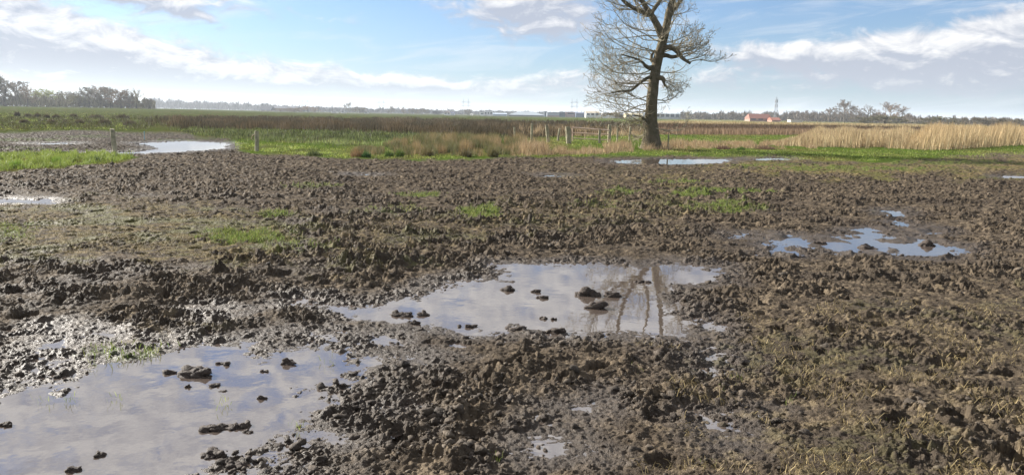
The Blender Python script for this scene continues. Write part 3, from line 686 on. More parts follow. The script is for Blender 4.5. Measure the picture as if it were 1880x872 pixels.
# ------------------------------------------------------------------ trees
def tubes(paths):                           # paths: (points, radii, sides) -> one set of vertices and quads
    Vs, Fs, o = [], [], 0
    for pts, rad, n in paths:
        p = np.asarray(pts, float); r = np.asarray(rad, float); m = len(p)
        tg = np.gradient(p, axis=0); tg /= np.linalg.norm(tg, axis=1)[:, None] + 1e-9
        ref = np.array([0.31, 0.17, 0.93]) if abs(tg[0][2]) < .8 else np.array([.9, .3, .1])
        a = np.cross(tg, ref); a /= np.linalg.norm(a, axis=1)[:, None] + 1e-9; b_ = np.cross(tg, a)
        th = np.arange(n) * 2 * math.pi / n
        v = p[:, None] + r[:, None, None] * (np.cos(th)[None, :, None] * a[:, None] + np.sin(th)[None, :, None] * b_[:, None])
        i = np.arange(m - 1)[:, None] * n; j = np.arange(n)[None]; k = (j + 1) % n
        Vs.append(v.reshape(-1, 3)); Fs.append((np.stack([i + j, i + k, i + n + k, i + n + j], -1) + o).reshape(-1, 4)); o += m * n
    return np.concatenate(Vs), np.concatenate(Fs)
def smooth_path(p, r, k=5):
    p = np.asarray(p, float); r = np.asarray(r, float); n = len(p); q = np.vstack([2 * p[0] - p[1], p, 2 * p[-1] - p[-2]]); P_, R_ = [], []
    for i in range(n - 1):
        a, b_, c, d = q[i:i + 4]
        for s in np.arange(k) / k:
            P_.append(.5 * (2 * b_ + (c - a) * s + (2 * a - 5 * b_ + 4 * c - d) * s * s + (3 * b_ - a - 3 * c + d) * s ** 3)); R_.append(r[i] * (1 - s) + r[i + 1] * s)
    P_.append(p[-1]); R_.append(r[-1]); return np.array(P_), np.array(R_)
rt = random.Random(3)
def unit(v): return v / (np.linalg.norm(v) + 1e-9)
def rvec(): return np.array([rt.gauss(0, 1), rt.gauss(0, 1), rt.gauss(0, 1)])
def grow(paths, p, d, L, r, level, spec):
    """one branch with its children; spec: per level (children, length ratio, angle, droop, lift at the tip, wiggle)"""
    nch, lr, ang, droop, lift, wig = spec[level]; rmin = spec['rmin']; n = max(4, min(9, int(L / spec['step']) + 3))
    pts = [p]; dirs = [d]; st = L / n
    for i in range(n):
        f = (i + 1) / n; d = unit(d + rvec() * wig + np.array([0, 0, -droop * (1 - f) * 2 + lift * f * f]))
        p = p + d * st; pts.append(p); dirs.append(d)
    rad = [max(rmin, r * (1 - .75 * i / n)) for i in range(n + 1)]
    paths.append((pts, rad, 5 if level < 1 else (4 if level < 2 else 3)))
    if level + 1 not in spec: return
    for c in range(nch):
        f = .22 + .78 * (c + rt.random()) / nch; k = min(n - 1, int(f * n)); t_ = f * n - k
        q = pts[k] * (1 - t_) + pts[k + 1] * t_; dd = dirs[k + 1]
        s = unit(np.cross(dd, rvec())); a = math.radians(rt.gauss(ang, 10))
        nd = unit(dd * math.cos(a) + s * math.sin(a))
        grow(paths, q, nd, L * lr * rt.uniform(.6, 1.15) * (1.15 - .55 * f), max(rmin, rad[k] * .62), level + 1, spec)

TD = 38.0                                   # distance of the big tree
def sk(pts): return [W(np.array(float(a)), np.array(float(b)), TD + c) for a, b, c in pts]
pxm = TD / FOC
def limb(pts, rpx, k=5): return smooth_path(sk(pts), np.array(rpx) * pxm, k)
base_ = at(1196, TD)
LIMBS = [limb([(1195, 276, 0), (1195, 262, 0), (1195, 240, 0), (1195.5, 205, 0), (1200, 155, 0), (1207, 112, 0), (1216, 80, 0), (1220, 62, 0)], [24, 17.5, 13.4, 10.6, 9.4, 8.8, 8.0, 7.4], 6),
         limb([(1218, 72, 0), (1207, 48, -.1), (1195, 27, -.2), (1178, 0, -.3), (1166, -40, -.5), (1160, -90, -.8), (1150, -135, -1)], [8, 6.5, 5.5, 4.2, 3.5, 2.4, 1.2]),
         limb([(1219, 70, 0), (1224, 45, .1), (1229, 19, .2), (1236, -6, .4), (1246, -60, .6), (1250, -120, .8), (1254, -170, .9)], [8, 7, 6.2, 5.2, 4.2, 2.8, 1.2]),
         limb([(1195, 28, -.2), (1186, 25, -.4), (1168, 18, -.7), (1141, -2, -1), (1120, -40, -1.2), (1105, -85, -1.3)], [4.5, 4.2, 3.6, 3, 2.2, 1]),
         limb([(1196, 25, -.2), (1203, 14, .1), (1214, -4, .4), (1218, -50, .8), (1212, -110, 1.2)], [4, 3.6, 3.2, 2.4, 1]),
         limb([(1228, 34, .1), (1237, 18, .3), (1252, -2, .6), (1275, -40, .8), (1290, -85, 1)], [4.5, 4, 3.4, 2.4, 1]),
         limb([(1214, 92, 0), (1226, 87, -.2), (1237, 90, -.3), (1245, 97, -.4), (1254, 108, -.5), (1268, 117, -.6)], [5.5, 4.8, 4.4, 4, 3.2, 2.2]),
         limb([(1210, 104, 0), (1222, 102, .2), (1234, 105, .3), (1247, 101, .4), (1246, 88, .5), (1254, 72, .7)], [4.6, 4, 3.5, 2.8, 1.8, 1]),
         limb([(1202, 145, 0), (1211, 143, -.3), (1218, 146, -.4), (1220, 158, -.5)], [5, 4.5, 3.5, 1.4]),
         limb([(1200, 140, 0), (1190, 143, -.2), (1176, 152, -.5), (1159, 166, -.8), (1140, 168, -1.0), (1118, 172, -1.2)], [3.2, 3, 2.6, 2.2, 1.5, .8]),
         limb([(1206, 122, 0), (1193, 125, -.2), (1186, 122, -.3), (1176, 112, -.5), (1160, 106, -.9), (1140, 100, -1.2)], [4, 4.2, 3.4, 2, 1.4, .8]),
         limb([(1208, 112, 0), (1198, 112, .3), (1196, 104, .4), (1202, 92, .5)], [4, 4, 2.6, 1]),
         limb([(1195, 222, 0), (1184, 220, -.3), (1176, 214, -.5), (1164, 212, -.8)], [3.2, 3, 1.8, .8])]
tp_ = [(p, r, 14 if i == 0 else 8) for i, (p, r) in enumerate(LIMBS)]
tp_.append((*limb([(1206, 277, .1), (1205, 262, .1), (1202, 240, .1), (1198, 205, 0)], [12, 9, 7.5, 5], 6), 10))   # buttress on the dark side
tp_.append((*limb([(1184, 277, -.1), (1186, 264, -.1), (1189, 244, 0), (1193, 212, 0)], [10, 8, 7, 5], 6), 10))
tv, tf = tubes(tp_); tv = tv - base_
nb = fbm(tv[:, 0] * 7 + tv[:, 1] * 5, tv[:, 2] * 2.2, 220, 4); tv[:, 0] += nb * .02; tv[:, 1] += nb * .015
barkm = material('bark', (.125, .100, .066), 0.9, 0.15, bump=(14, .06), vary=(4.0, .8, (.055, .052, .024)))
twigm = material('twig_bark', (.27, .235, .165), 0.8, 0.2)
tree = empty('ash_tree', base_, 'big bare leaning ash with forked trunk and many pale twigs, beside the gate', 'tree')
mk('trunk', tv, tf, barkm, parent=tree)
spec = {0: (7, .58, 46, .03, .30, .11), 1: (4, .58, 42, .04, .32, .13), 2: (2, .62, 38, .03, .35, .15), 3: (0, 0, 0, .02, .35, .18), 'rmin': .0065, 'step': .22}
paths = []
def sprout(li, f0, f1, n, L0, L1, side=None, updn=0.1, r=.035):
    p, rr = LIMBS[li]; m = len(p) - 1
    for c in range(n):
        f = f0 + (f1 - f0) * (c + rt.random()) / n; k = min(m - 1, int(f * m)); q = p[k]
        a = rt.uniform(0, 6.283) if side is None else side + rt.gauss(0, .75)
        d = unit(np.array([math.cos(a), math.sin(a) * .8, updn + rt.gauss(0, .25)]))
        grow(paths, q, d, rt.uniform(L0, L1), min(r, rr[k] * .5), 0 if L1 > 1.7 else 1, spec)
sprout(0, .42, .98, 12, 2.4, 3.8, math.pi, .05); sprout(0, .5, .98, 7, 1.5, 2.4, 0, .1)
sprout(0, .2, .45, 9, .9, 1.5, math.pi, .0, .02); sprout(0, .25, .55, 6, .8, 1.4, 0, 0, .02)
sprout(0, .3, .6, 7, 1.8, 2.9, math.pi, -.05); sprout(1, .1, .95, 8, 1.3, 2.3, math.pi, .3); sprout(2, .1, .95, 8, 1.3, 2.3, 0, .35); sprout(3, .15, .95, 12, 1.3, 2.3, None, .3)
sprout(4, .2, .95, 6, 1.2, 2.0, None, .4); sprout(5, .2, .95, 7, 1.2, 2.0, None, .35); sprout(6, .35, 1, 8, 1.0, 1.9, 0, .35); sprout(7, .4, 1, 5, .9, 1.8, 0, .4)
sprout(8, .5, 1, 6, .9, 1.75, 0, -.3, .02); sprout(9, .25, 1, 8, 1.0, 1.9, math.pi, -.15, .025); sprout(10, .3, 1, 8, 1.1, 2.1, math.pi, .15, .025); sprout(11, .5, 1, 3, .8, 1.5, None, .3, .02); sprout(12, .3, 1, 5, .5, 1.0, math.pi, .3, .015)
cv, cf = tubes(paths); print('twigs', len(paths), len(cv))
mk('crown', cv - base_, cf, twigm, parent=tree)

# bare trees in the distance: a few kinds, each with trunk and crown
def bare_kind(seed, H, Wd, dens, rmin, fork=.3, lift=.25):
    rt.seed(seed); tr_, cr_ = [], []
    pts = [np.array([rt.gauss(0, .02) * H * i / 6, rt.gauss(0, .02) * H * i / 6, H * .72 * i / 6]) for i in range(7)]
    tr_.append((pts, [H * .022 * (1 - .11 * i) for i in range(7)], 6))
    sp_ = {0: (dens, .55, 42, .0, lift, .14), 1: (dens, .55, 42, .0, lift, .2), 2: (0, 0, 0, 0, lift, .25), 'rmin': rmin, 'step': H * .06}
    for c in range(14):
        f = fork + (1 - fork) * (c + rt.random()) / 14; q = pts[0] * 0 + np.array([0, 0, H * .72 * f]); a = c * 2.4 + rt.gauss(0, .4)
        e = .35 + .9 * f; d = unit(np.array([math.cos(a), math.sin(a), e]))
        L = (Wd * .5 * (1 - .3 * abs(f - .6)) ) if f < .8 else H * .3
        grow(cr_, q, d, L, H * .009, 0, sp_)
    return tubes(tr_), tubes(cr_)
KINDS = {'spread': bare_kind(21, 10, 10, 7, .05, .25), 'round': bare_kind(22, 10, 8, 8, .05, .08), 'tall': bare_kind(23, 10, 5.5, 8, .045, .1, .4), 'bushy': bare_kind(24, 10, 10, 9, .06, .02), 'loose': bare_kind(25, 10, 7, 5, .045, .2)}
ftrunk = material('far_bark', (.10, .085, .065), .9, .1)
CR = {}
def crownmat(c):
    if c not in CR: CR[c] = material('far_twigs', c, .9, .1, vary=(.25, .5, tuple(v * .72 for v in c)))
    return CR[c]
MESH = {}
def far_tree(px, ytop, wid, kind, d, colr, label, group, cat='tree'):
    p = at(px, d); H = (horizon(px) - ytop) * d / FOC + CAM_H - p[2]
    t_ = empty('bare_tree' if cat == 'tree' else 'bush', p, label, cat, group, rt.uniform(0, 6.283))
    key = (kind, colr)
    if key not in MESH:
        (a, b_), (c, e) = KINDS[kind]; o1 = mk('trunk', a, b_, ftrunk, parent=t_); o2 = mk('crown', c, e, crownmat(colr), parent=t_); MESH[key] = (o1, o2)
    else:
        for o in MESH[key]: q = o.copy(); col.objects.link(q); q.parent = t_
    bb = KINDS[kind][1][0]; t_.scale = (1.45 * wid * d / FOC / np.ptp(bb[:, 0]),) * 2 + (H / bb[:, 2].max(),)
    return t_
gy, br, ol_, ye, pa = (.19, .165, .12), (.24, .175, .115), (.24, .22, .11), (.34, .36, .10), (.32, .29, .20)
LG = 'trees of the copse on the left'
for a in [(-22, 138, 60, 'round', 390, gy, 'tall dark bare tree cut by the left edge of the picture', LG), (10, 141, 52, 'tall', 400, gy, 'tall dark bare tree beside the left edge, highest of the copse', LG), (30, 150, 40, 'bushy', 420, gy, 'dense dark bare tree right of the highest tree', LG),
          (51, 154, 26, 'loose', 380, br, 'slender reddish tree with a clear thin trunk standing free', LG), (68, 168, 34, 'bushy', 450, pa, 'low pale tree behind the slender reddish one', LG), (86, 164, 44, 'bushy', 430, ye, 'round yellow green budding tree', LG),
          (106, 171, 36, 'bushy', 440, ol_, 'low olive tree right of the yellow green one', LG), (124, 167, 36, 'round', 450, gy, 'rounded grey tree in the dip of the copse', LG), (147, 175, 40, 'bushy', 400, ol_, 'low olive bushy tree left of the dense copse', LG),
          (165, 161, 40, 'bushy', 400, gy, 'left tree of the dense dark copse', LG), (184, 158, 42, 'round', 410, br, 'tallest brownish tree of the dense dark copse', LG), (203, 161, 40, 'bushy', 400, gy, 'grey tree in the middle of the dense dark copse', LG),
          (222, 164, 36, 'round', 390, br, 'brownish tree right of the middle of the dense copse', LG), (237, 170, 30, 'bushy', 395, gy, 'lower dark tree before the pale one at the copse end', LG), (251, 163, 26, 'loose', 400, pa, 'pale airy tree at the right end of the copse', LG), (273, 180, 20, 'bushy', 390, gy, 'small dark tree last on the right of the copse', LG)]:
    far_tree(*a)
CG = 'trees before the far buildings'
for a in [(640, 188, 14, 'spread', 760, gy, 'spreading grey tree right of the two white cabins', CG), (660, 196, 30, 'bushy', 780, gy, 'wide low grey thicket tree next to the spreading one', CG), (718, 195, 12, 'tall', 760, gy, 'narrow tree under the second pylon', CG), (741, 196, 8, 'tall', 740, br, 'dark slim tree between second and third pylon', CG),
          (757, 199, 18, 'bushy', 740, gy, 'low round tree right of the dark slim one', CG), (775, 199, 22, 'bushy', 760, gy, 'broad low tree left of the white house', CG), (800, 204, 22, 'bushy', 730, (.06, .065, .07), 'blackish evergreen bush beside the white house', CG), (860, 200, 16, 'round', 760, gy, 'grey tree below the third pylon', CG), (566, 196, 40, 'bushy', 700, br, 'wide brownish thicket below the first pylon', CG), (540, 198, 30, 'bushy', 690, br, 'brownish thicket before the long barn', CG), (515, 199, 30, 'loose', 680, br, 'thin brown scrub before the farm', CG), (1264, 203, 12, 'tall', 600, pa, 'slim pale tree right of the long grey shed', CG)]:
    far_tree(*a)
RG = 'trees on the right horizon'
br2 = (.17, .135, .10)
for a in [(1485, 203, 26, 'bushy', 560, br2, 'low broad tree left of the tall round ones', RG), (1523, 197, 24, 'round', 540, br2, 'medium rounded tree left of the tallest', RG), (1550, 184, 38, 'spread', 520, br2, 'tallest round-crowned tree on the right horizon', RG), (1572, 199, 24, 'bushy', 540, br2, 'low tree right of the tallest round-crowned one', RG), (1593, 192, 26, 'loose', 520, br2, 'ragged reddish tree between the two round crowns', RG),
          (1634, 188, 40, 'spread', 500, (.22, .165, .125), 'fan-shaped pale reddish tree, farthest right of the tall ones', RG), (1610, 206, 26, 'bushy', 520, br2, 'low tree left of the fan-shaped one', RG), (1665, 208, 20, 'loose', 540, br2, 'small thin tree right of the fan-shaped one', RG), (1345, 205, 16, 'bushy', 620, br2, 'small tree left of the red-roofed farmhouse', RG), (1407, 206, 18, 'round', 640, br2, 'small tree behind the red-roofed farmhouse', RG), (1458, 204, 30, 'bushy', 620, br2, 'broad low tree right of the lattice mast', RG)]:
    far_tree(*a)
for a in [(1625, 212, 86, 'bushy', 300, (.16, .15, .085), 'wide olive willow bush under the fan-shaped tree', 'bushes behind the reeds'), (1728, 214, 60, 'bushy', 300, (.15, .14, .08), 'olive bush behind the tallest reeds', 'bushes behind the reeds'), (1790, 216, 70, 'bushy', 320, (.16, .14, .095), 'wide brown bush behind the reeds', 'bushes behind the reeds'), (1850, 217, 70, 'bushy', 310, (.16, .14, .095), 'brown bush behind the reeds near the right edge', 'bushes behind the reeds'),
          (1182, 217, 50, 'bushy', 110, (.26, .24, .09), 'yellowish catkin bush behind the big bare tree', 'bushes behind the reeds')]:
    far_tree(*a, cat='bush')

# far woods that read as one mass
def woods(name, segs, n, colr, label, w):
    Ps, Hs, Ws = [], [], []
    for (xa, xb, ya, yb, d0, d1, share) in segs:
        k = int(n * share); px = RNG.uniform(xa, xb, k); d = RNG.uniform(d0, d1, k); tgt = ya + (yb - ya) * (px - xa) / (xb - xa)
        hz = horizon(px); top = (hz - tgt) * d / FOC + CAM_H
        cl = .74 + .5 * fbm(px / 9.0 + d * .01, px * 0 + d / 160, 230, 3) + .2 * fbm(px / 2.2, d / 60, 231, 2)
        x = (px - 940) / FOC * d * 1.0128; H = np.maximum(top * cl, 1.0); z0 = H * RNG.uniform(0, .72, k)
        u_ = W(px, hz, d); Ps.append(np.stack([u_[:, 0], d, land(u_[:, 0], d) + z0], -1)); Hs.append((H - z0) * RNG.uniform(.35, 1, k)); Ws.append(w * d)
    P = np.concatenate(Ps); H = np.concatenate(Hs); Wd = np.concatenate(Ws); m = len(P)
    blades(name, P, H, Wd, RNG.uniform(0, .6, m), var(colr, m, .28), strawm, label)
woods('far_woods', [(270, 500, 180, 190, 1300, 1700, .3), (480, 700, 190, 198, 1000, 1500, .2), (690, 960, 196, 203, 1100, 1500, .25), (940, 1290, 202.5, 207, 1300, 1700, .25)], 26000, (.085, .082, .085), 'bluish far woods along the left and middle horizon', .0009)
woods('copse_undergrowth', [(-60, 285, 172, 182, 395, 440, 1)], 7000, (.17, .15, .085), 'low scrub filling the foot of the left copse', .0012)
woods('far_hedge', [(1250, 1500, 204, 204, 600, 760, .35), (1480, 1680, 205, 209, 560, 700, .3), (1660, 2100, 211, 217, 420, 600, .35)], 24000, (.125, .102, .078), 'brown bare hedge trees along the right horizon', .0009)

# ------------------------------------------------------------------ fence posts and the gate
wood = material('weathered_wood', (.34, .31, .22), .9, .15, bump=(30, .01), vary=(6.0, .8, (.13, .125, .075)))
def post(px, ybase, ytop, wpx, label, group, lean=0.0, square=False, m=None, d=None):
    d = d or float(G(np.array(float(px)), np.array(float(ybase)))[1]); b0 = at(px, d); top = W(np.array(px + lean), np.array(float(ytop)), d)
    H = top[2] - b0[2] + .0; r = wpx / 2 * d / FOC; dxm = lean * d / FOC
    n = 4 if square else 12; rings = [(-.15, 1.04), (.12, 1.02), (.5, .99), (.9, .97), (.975, .95), (1.0, .84)]
    vs, fs = [], []
    for f, s_ in rings:
        for j in range(n):
            a = 2 * math.pi * (j + .5) / n; rr = r * s_ * (1.35 if square else 1) * (1 + .05 * math.sin(3 * a + 7 * f + px))
            vs.append((math.cos(a) * rr + dxm * f, math.sin(a) * rr, H * f + (.012 * math.sin(a + px) if f > .95 else 0)))
    for i in range(len(rings) - 1):
        for j in range(n): fs.append((i * n + j, i * n + (j + 1) % n, (i + 1) * n + (j + 1) % n, (i + 1) * n + j))
    me = bpy.data.meshes.new('fence_post'); me.from_pydata(vs, [], fs + [tuple(range((len(rings) - 1) * n, len(rings) * n))]); me.materials.append(m or wood)
    o = bpy.data.objects.new('fence_post', me); col.objects.link(o); o.location = b0; return tag(o, label, 'fence post', group)
pg = 'fence posts'
ropem = material('rope', (.45, .30, .25), .8, .2)
def rope(pts, r, name, mat, parent=None, n=6):
    p, rr = smooth_path(pts, [r] * len(pts), 6); v, f = tubes([(p, rr, n)])
    return mk(name, v, f, mat, parent=parent)
p1_ = post(206, 282, 237, 8.5, 'round wooden post leaning left before the silvery pool, at the end of the lush grass', pg, lean=-2.5)
p2_ = post(469, 281, 241, 7.5, 'upright wooden post at the corner of the mud right of the silvery pool', pg, lean=1)
q = np.array(p2_.location); rope([q + C(-.07, -.02, .70), q + C(-.16, -.02, .62), q + C(-.17, 0, .5), q + C(-.09, -.02, .46)], .008, 'wire_loop', ropem).parent = None
lp = bpy.data.objects[-1] if False else [o for o in col.objects if o.name.startswith('wire_loop')][0]
tag(lp, 'small loop of reddish wire hanging on the second post', 'wire loop')
for px, yb, yt, w, ln, lab in [(946, 256, 234, 3.6, -1, 'thin wooden post half hidden in sedge, leftmost of the gate group'), (977, 259, 227, 4.4, 0, 'slim upright post left of the gate'), (1008, 263, 230, 6.2, -4, 'thick leaning post left of the gate'),
                               (1025, 261, 236, 3.8, 3, 'thin stake leaning right between two thick posts'), (1046, 266, 233, 9.5, -3, 'thickest post carrying the left end of the gate'), (1102, 265, 238, 4.2, 0, 'square post at the middle end of the gate rails'),
                               (1120, 264, 229, 6.5, 0, 'tall mossy post right of the gate'), (1135, 263, 236, 3, 0, 'thin dark post right of the tall mossy one'), (1157, 260, 233, 3, 1, 'slim tan post halfway between gate and tree'), (1229, 276, 248, 2.6, 0, 'thin dark stake at the right foot of the big tree')]:
    post(px, yb, yt, w, lab, pg, lean=ln, square=(px == 1102), d=None)
gd = float(G(np.array(1075.0), np.array(264.0))[1])
metal = material('gate_tube', (.62, .45, .36), .55, .4, vary=(4.0, .7, (.48, .34, .26)))
gb = at(1075, gd); gate = empty('field_gate', gb, 'pinkish tubular field gate with three rails between the thick post and the square post', 'gate')
def rail(a, b_, r, name='rail', d0=0, d1=0):
    pa_ = W(np.array(float(a[0])), np.array(float(a[1])), gd + d0) - gb; pb = W(np.array(float(b_[0])), np.array(float(b_[1])), gd + d1) - gb
    v, f = tubes([([pa_, (pa_ + pb) / 2, pb], [r] * 3, 8)]); return mk(name, v, f, metal, parent=gate)
rail((1050, 234.5), (1119, 239.8), .038); rail((1050, 244), (1119, 247.5), .03); rail((1050, 254), (1119, 257.5), .024)
rail((1051, 233.5), (1051, 259), .03, 'stile'); rail((1100, 237), (1100, 263), .04, 'stile'); rail((1074, 236), (1074, 258), .016, 'brace')
# plastic stake of an electric fence
sd_ = float(G(np.array(262.0), np.array(258.0))[1]); sb = at(262, sd_); blue = material('blue_plastic', (.12, .33, .42), .5, .4)
v, f = tubes([([C(0, 0, -.05), C(0, 0, .3), C(.01, 0, .46)], [.012, .012, .010], 8), ([C(-.04, 0, .40), C(.03, 0, .41)], [.008, .008], 6), ([C(-.03, 0, .12), C(.04, 0, .12)], [.008, .008], 6)])
o = mk('fence_stake', v, f, blue); o.location = sb; tag(o, 'small pale blue plastic fence stake standing at the silvery pool', 'fence stake')

# ------------------------------------------------------------------ buildings, pylons, mast
PLAIN = {}
def plain(c, r=.7):
    if c not in PLAIN: PLAIN[c] = material('painted', c, r, .25, vary=(.3, .35, tuple(v * .8 for v in c)))
    return PLAIN[c]
def boxm(name, x0, x1, y0, y1, z0, z1, m, parent):
    v = [(x, y, z) for z in (z0, z1) for y in (y0, y1) for x in (x0, x1)]
    f = [(0, 2, 3, 1), (4, 5, 7, 6), (0, 1, 5, 4), (2, 6, 7, 3), (0, 4, 6, 2), (1, 3, 7, 5)]
    return mk(name, v, np.array(f), m, smooth=False, parent=parent)
def prism(name, x0, x1, y0, y1, z0, z1, m, parent, hip=0.0, along='x', ov=.3):   # a pitched roof; the ridge runs along x or y
    x0 -= ov; x1 += ov; y0 -= ov; y1 += ov
    if along == 'x': ym = (y0 + y1) / 2; rid = [(x0 + hip, ym, z1), (x1 - hip, ym, z1)]
    else: xm = (x0 + x1) / 2; rid = [(xm, y0 + hip, z1), (xm, y1 - hip, z1)]
    v = [(x0, y0, z0), (x1, y0, z0), (x1, y1, z0), (x0, y1, z0)] + rid
    f3 = [(0, 4, 3), (1, 2, 5)] if along == 'x' else [(0, 1, 4), (2, 3, 5)]
    f4 = [(0, 1, 5, 4), (2, 3, 4, 5), (0, 3, 2, 1)] if along == 'x' else [(1, 2, 5, 4), (3, 0, 4, 5), (0, 3, 2, 1)]
    return mk(name, v, [np.array(f4), np.array(f3)], m, smooth=False, parent=parent)
glassm = material('dark_window', (.05, .06, .08), .15, .6)
def building(xa, xb, ytop, yeave, d, depth, wallc, roofc, name, label, cat, group, wins=0, along='x', hip=0, win_h=.45, strip=None):
    p = at((xa + xb) / 2, d); k = d / FOC; hw = (xb - xa) / 2 * k
    e = empty(name, p, label, cat, group)
    zt = (horizon((xa + xb) / 2) - ytop) * k + CAM_H - p[2]; ze = zt if yeave is None else (horizon((xa + xb) / 2) - yeave) * k + CAM_H - p[2]
    ze = max(ze, 1.0)
    boxm('wall', -hw, hw, 0, depth, -.3, ze, plain(wallc), e)
    if yeave is None: boxm('roof', -hw - .15, hw + .15, -.15, depth + .15, ze + .003, ze + .35, plain(roofc), e)
    else: prism('roof', -hw, hw, 0, depth, ze + .003, zt, plain(roofc), e, hip, along)
    for i in range(wins):
        c = -hw + (i + .5) * 2 * hw / wins; w = 2 * hw / wins * .32
        boxm('window', c - w, c + w, -.06, .02, ze * (.72 - win_h / 2), ze * (.72 + win_h / 2), glassm, e)
    if strip: boxm('base_strip', -hw + .1, hw - .1, -.05, .01, 0, ze * .33, plain(strip), e)
    return e
bgp = 'far buildings on the horizon'
wh, dkr, gr_, gb_ = (.70, .69, .66), (.09, .095, .11), (.25, .29, .33), (.30, .36, .43)
for a, kw in [((478, 497, 195, 202.5, 800, 14, (.42, .36, .30), dkr, 'farmhouse', 'small gabled farmhouse with dark roof, far left of the horizon buildings', 'house', bgp), dict(wins=2)),
              ((500, 545, 195.8, 199, 830, 16, (.30, .25, .21), dkr, 'barn', 'long low barn with a dark roof behind brown scrub', 'barn', bgp), dict()),
              ((608, 618, 206.0, 207.6, 700, 6, wh, (.6, .6, .58), 'cabin', 'bright white cabin, left one of a pair on the pasture edge', 'cabin', bgp), dict(wins=1)),
              ((626, 633, 206.6, 207.8, 700, 6, wh, (.5, .5, .5), 'cabin', 'small white cabin, right one of a pair on the pasture edge', 'cabin', bgp), dict(wins=1)),
              ((669, 675, 207, 208, 700, 6, wh, (.5, .45, .45), 'cabin', 'tiny white cabin left of the grey trees', 'cabin', bgp), dict(wins=1)),
              ((816, 826, 203.5, 207.5, 700, 9, wh, (.45, .36, .33), 'house', 'white gable house beside the blackish evergreen bush', 'house', bgp), dict(along='y', wins=2)),
              ((826.5, 834, 206, 208, 712, 9, (.4, .43, .48), (.07, .08, .13), 'house_annex', 'low annex with dark blue roof right of the white gable house', 'annex', bgp), dict()),
              ((864, 868, 209.5, 210.5, 700, 3, wh, wh, 'white_van', 'tiny white van parked left of the flat white building', 'van', None), dict(wins=1)),
              ((881, 889, 207.5, None, 690, 10, wh, (.6, .6, .6), 'flat_building', 'low white flat-roofed block, left step of the white building', 'building', bgp), dict(wins=1)),
              ((889.5, 904, 206.2, None, 700, 12, wh, (.75, .75, .75), 'flat_building', 'white flat-roofed building with dark window openings', 'building', bgp), dict(wins=3)),
              ((904.5, 930, 207.8, 209.6, 720, 20, gb_, (.33, .39, .47), 'shed', 'long pale blue shed right of the white flat-roofed building', 'shed', bgp), dict()),
              ((934, 999, 205.2, 211.5, 690, 26, (.12, .13, .13), gr_, 'hall', 'large grey-roofed hall with a tan hipped end and dark base', 'hall', bgp), dict(hip=9)),
              ((999.5, 1003.5, 205.4, None, 680, 8, (.10, .12, .15), (.09, .1, .13), 'tower_block', 'narrow dark slate block at the right end of the grey-roofed hall', 'building', bgp), dict()),
              ((1004.5, 1027, 207, None, 690, 20, (.32, .34, .38), (.3, .32, .36), 'shed', 'light grey flat shed right of the narrow dark block', 'shed', bgp), dict(strip=(.30, .2, .17))),
              ((1027.5, 1038, 206.6, None, 700, 16, (.07, .10, .13), (.1, .12, .15), 'shed', 'dark teal block left of the reddish building', 'shed', bgp), dict()),
              ((1039, 1057, 206.5, None, 710, 16, (.36, .24, .23), (.42, .3, .29), 'brick_building', 'reddish building with a dark red band', 'building', bgp), dict(wins=1, win_h=.25)),
              ((1057.5, 1075, 206.5, 208.5, 700, 16, (.10, .13, .19), (.09, .11, .17), 'shed', 'dark blue shed between reddish building and white house', 'shed', bgp), dict()),
              ((1076, 1100, 204.2, 208, 680, 12, wh, (.42, .36, .28), 'house', 'white house with tan roof and a row of dark windows', 'house', bgp), dict(wins=3)),
              ((1107, 1128, 208.3, None, 680, 12, wh, (.75, .75, .75), 'flat_building', 'white flat-roofed house right of the tan-roofed one', 'building', bgp), dict(wins=4)),
              ((1129, 1148, 210.3, None, 685, 12, (.12, .12, .13), (.75, .75, .74), 'shed', 'dark low shed with a bright white roof edge', 'shed', bgp), dict()),
              ((1149, 1180, 208, 211, 660, 12, (.62, .56, .33), (.40, .36, .24), 'house', 'yellowish house half hidden behind the big bare tree', 'house', bgp), dict(wins=3)),
              ((1203, 1257, 208.6, 210.2, 640, 22, (.36, .37, .37), (.13, .15, .16), 'long_shed', 'long grey shed with dark roof edge right of the big trunk', 'shed', bgp), dict(wins=6, win_h=.6)),
              ((1377, 1417, 209.5, 218, 450, 10, (.28, .17, .13), (.20, .085, .06), 'farmhouse', 'red-roofed brick farmhouse on the right horizon', 'house', bgp), dict(wins=3, hip=.8)),
              ((1417.5, 1433, 216, 222, 440, 8, (.30, .17, .13), (.26, .10, .065), 'outbuilding', 'small bright red-roofed outbuilding beside the farmhouse', 'outbuilding', bgp), dict()),
              ((1452, 1474, 222.0, None, 420, 5, (.50, .46, .38), (.5, .46, .4), 'low_wall_shed', 'low pale shed right of the red outbuilding', 'shed', bgp), dict())]:
    building(*a, **kw)
steel = material('galvanised_steel', (.22, .25, .29), .6, .4)
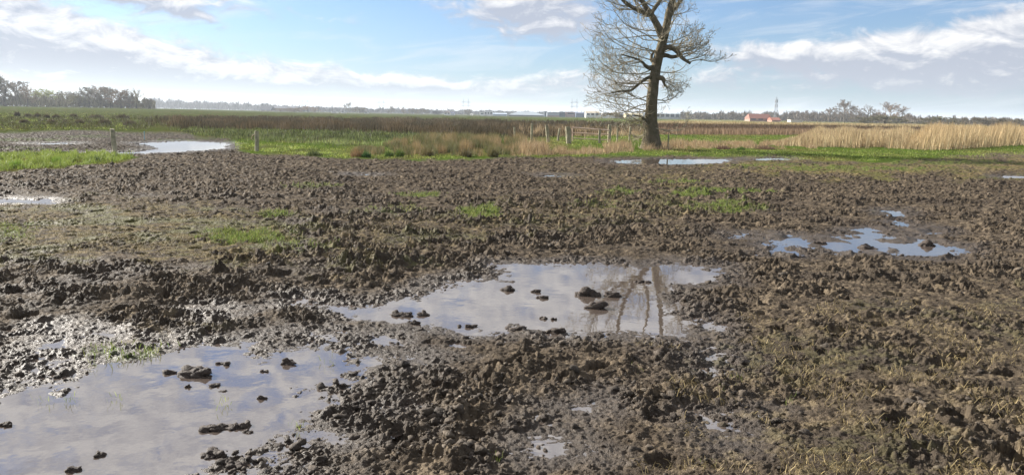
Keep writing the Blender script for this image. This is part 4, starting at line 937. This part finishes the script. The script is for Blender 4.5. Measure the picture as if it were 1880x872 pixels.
def pylon(px, ytop, d, label, wpx=11, armpx=20):
    p = at(px, d); k = d / FOC; H = (horizon(px) - ytop) * k + CAM_H; w = wpx / 2 * k; a = armpx / 2 * k; r = .22
    e = empty('power_pylon', p, label, 'pylon', 'power pylons on the horizon')
    for s_ in (-1, 1):
        ps = []
        for q in (-1, 1): ps.append(([C(s_ * w + q * 1.6, 0, 0), C(s_ * w + q * .9, 0, H * .5), C(s_ * w + q * .15, 0, H)], [r, r, r * .7], 5))
        zz = [(C(s_ * w + (1.6 - 1.45 * f) * (-1) ** i, 0, H * f)) for i, f in enumerate(np.linspace(0, .95, 12))]; ps.append((zz, [r * .6] * 12, 4))
        mk('leg', *tubes(ps), steel, parent=e)
    for z, L_ in ((H * .76, a), (H * .52, a * 1.12)):
        mk('crossarm', *tubes([([C(-L_, 0, z), C(0, 0, z), C(L_, 0, z)], [r * 1.3] * 3, 5), ([C(-L_, 0, z), C(-w, 0, z + 1.6), C(w, 0, z + 1.6), C(L_, 0, z)], [r] * 4, 4)]), steel, parent=e)
    return e
pylon(560, 182, 1500, 'faint pylon above the brown thicket, leftmost of the four', 9, 19); pylon(700, 184, 1500, 'faint pylon second from left, above grey trees', 8, 18); pylon(855, 182, 1450, 'pylon behind the white gable house', 9, 18); pylon(1054, 182, 1350, 'pylon nearest the big bare tree, above the reddish building', 9, 14)
def mast(px, ytop, d):
    p = at(px, d); k = d / FOC; H = (horizon(px) - ytop) * k + CAM_H; e = empty('lattice_mast', p, 'tall slim lattice radio mast rising behind the red-roofed farmhouse', 'mast')
    ps = []
    for i in range(3):
        a = i * 2.094; ps.append(([C(math.cos(a) * 1.5, math.sin(a) * 1.5, 0), C(math.cos(a) * .35, math.sin(a) * .35, H * .93)], [.13, .1], 5))
        zz = [C(math.cos(a + (j % 2) * 2.094) * (1.5 - 1.15 * j / 17), math.sin(a + (j % 2) * 2.094) * (1.5 - 1.15 * j / 17), H * .93 * j / 17) for j in range(18)]; ps.append((zz, [.07] * 18, 4))
    mk('tower', *tubes(ps), steel, parent=e); mk('antenna', *tubes([([C(0, 0, H * .92), C(0, 0, H)], [.12, .08], 6)]), steel, parent=e)
    for z in (.55, .74):
        for i in range(3): a = i * 2.094; mk('aerial_panel', *tubes([([C(math.cos(a) * .9, math.sin(a) * .9, H * z), C(math.cos(a) * .9, math.sin(a) * .9, H * z + 2.2)], [.28, .28], 6)]), plain((.3, .32, .35)), parent=e)
mast(1423, 178, 560)

# ------------------------------------------------------------------ the air
hm = bpy.data.materials.new('haze_air'); hm.use_nodes = True; t = hm.node_tree; t.nodes.clear()
mo = t.nodes.new('ShaderNodeOutputMaterial'); pv = t.nodes.new('ShaderNodeVolumePrincipled'); pv.inputs['Color'].default_value = (.80, .88, .97, 1)
pv.inputs['Density'].default_value = .00020; pv.inputs['Anisotropy'].default_value = .2; t.links.new(pv.outputs[0], mo.inputs['Volume'])
o = boxm('haze', -16500, 16500, -60, 9800, -1.2, 46, hm, None); tag(o, 'thin pale haze over the far fields', None, None, 'stuff')
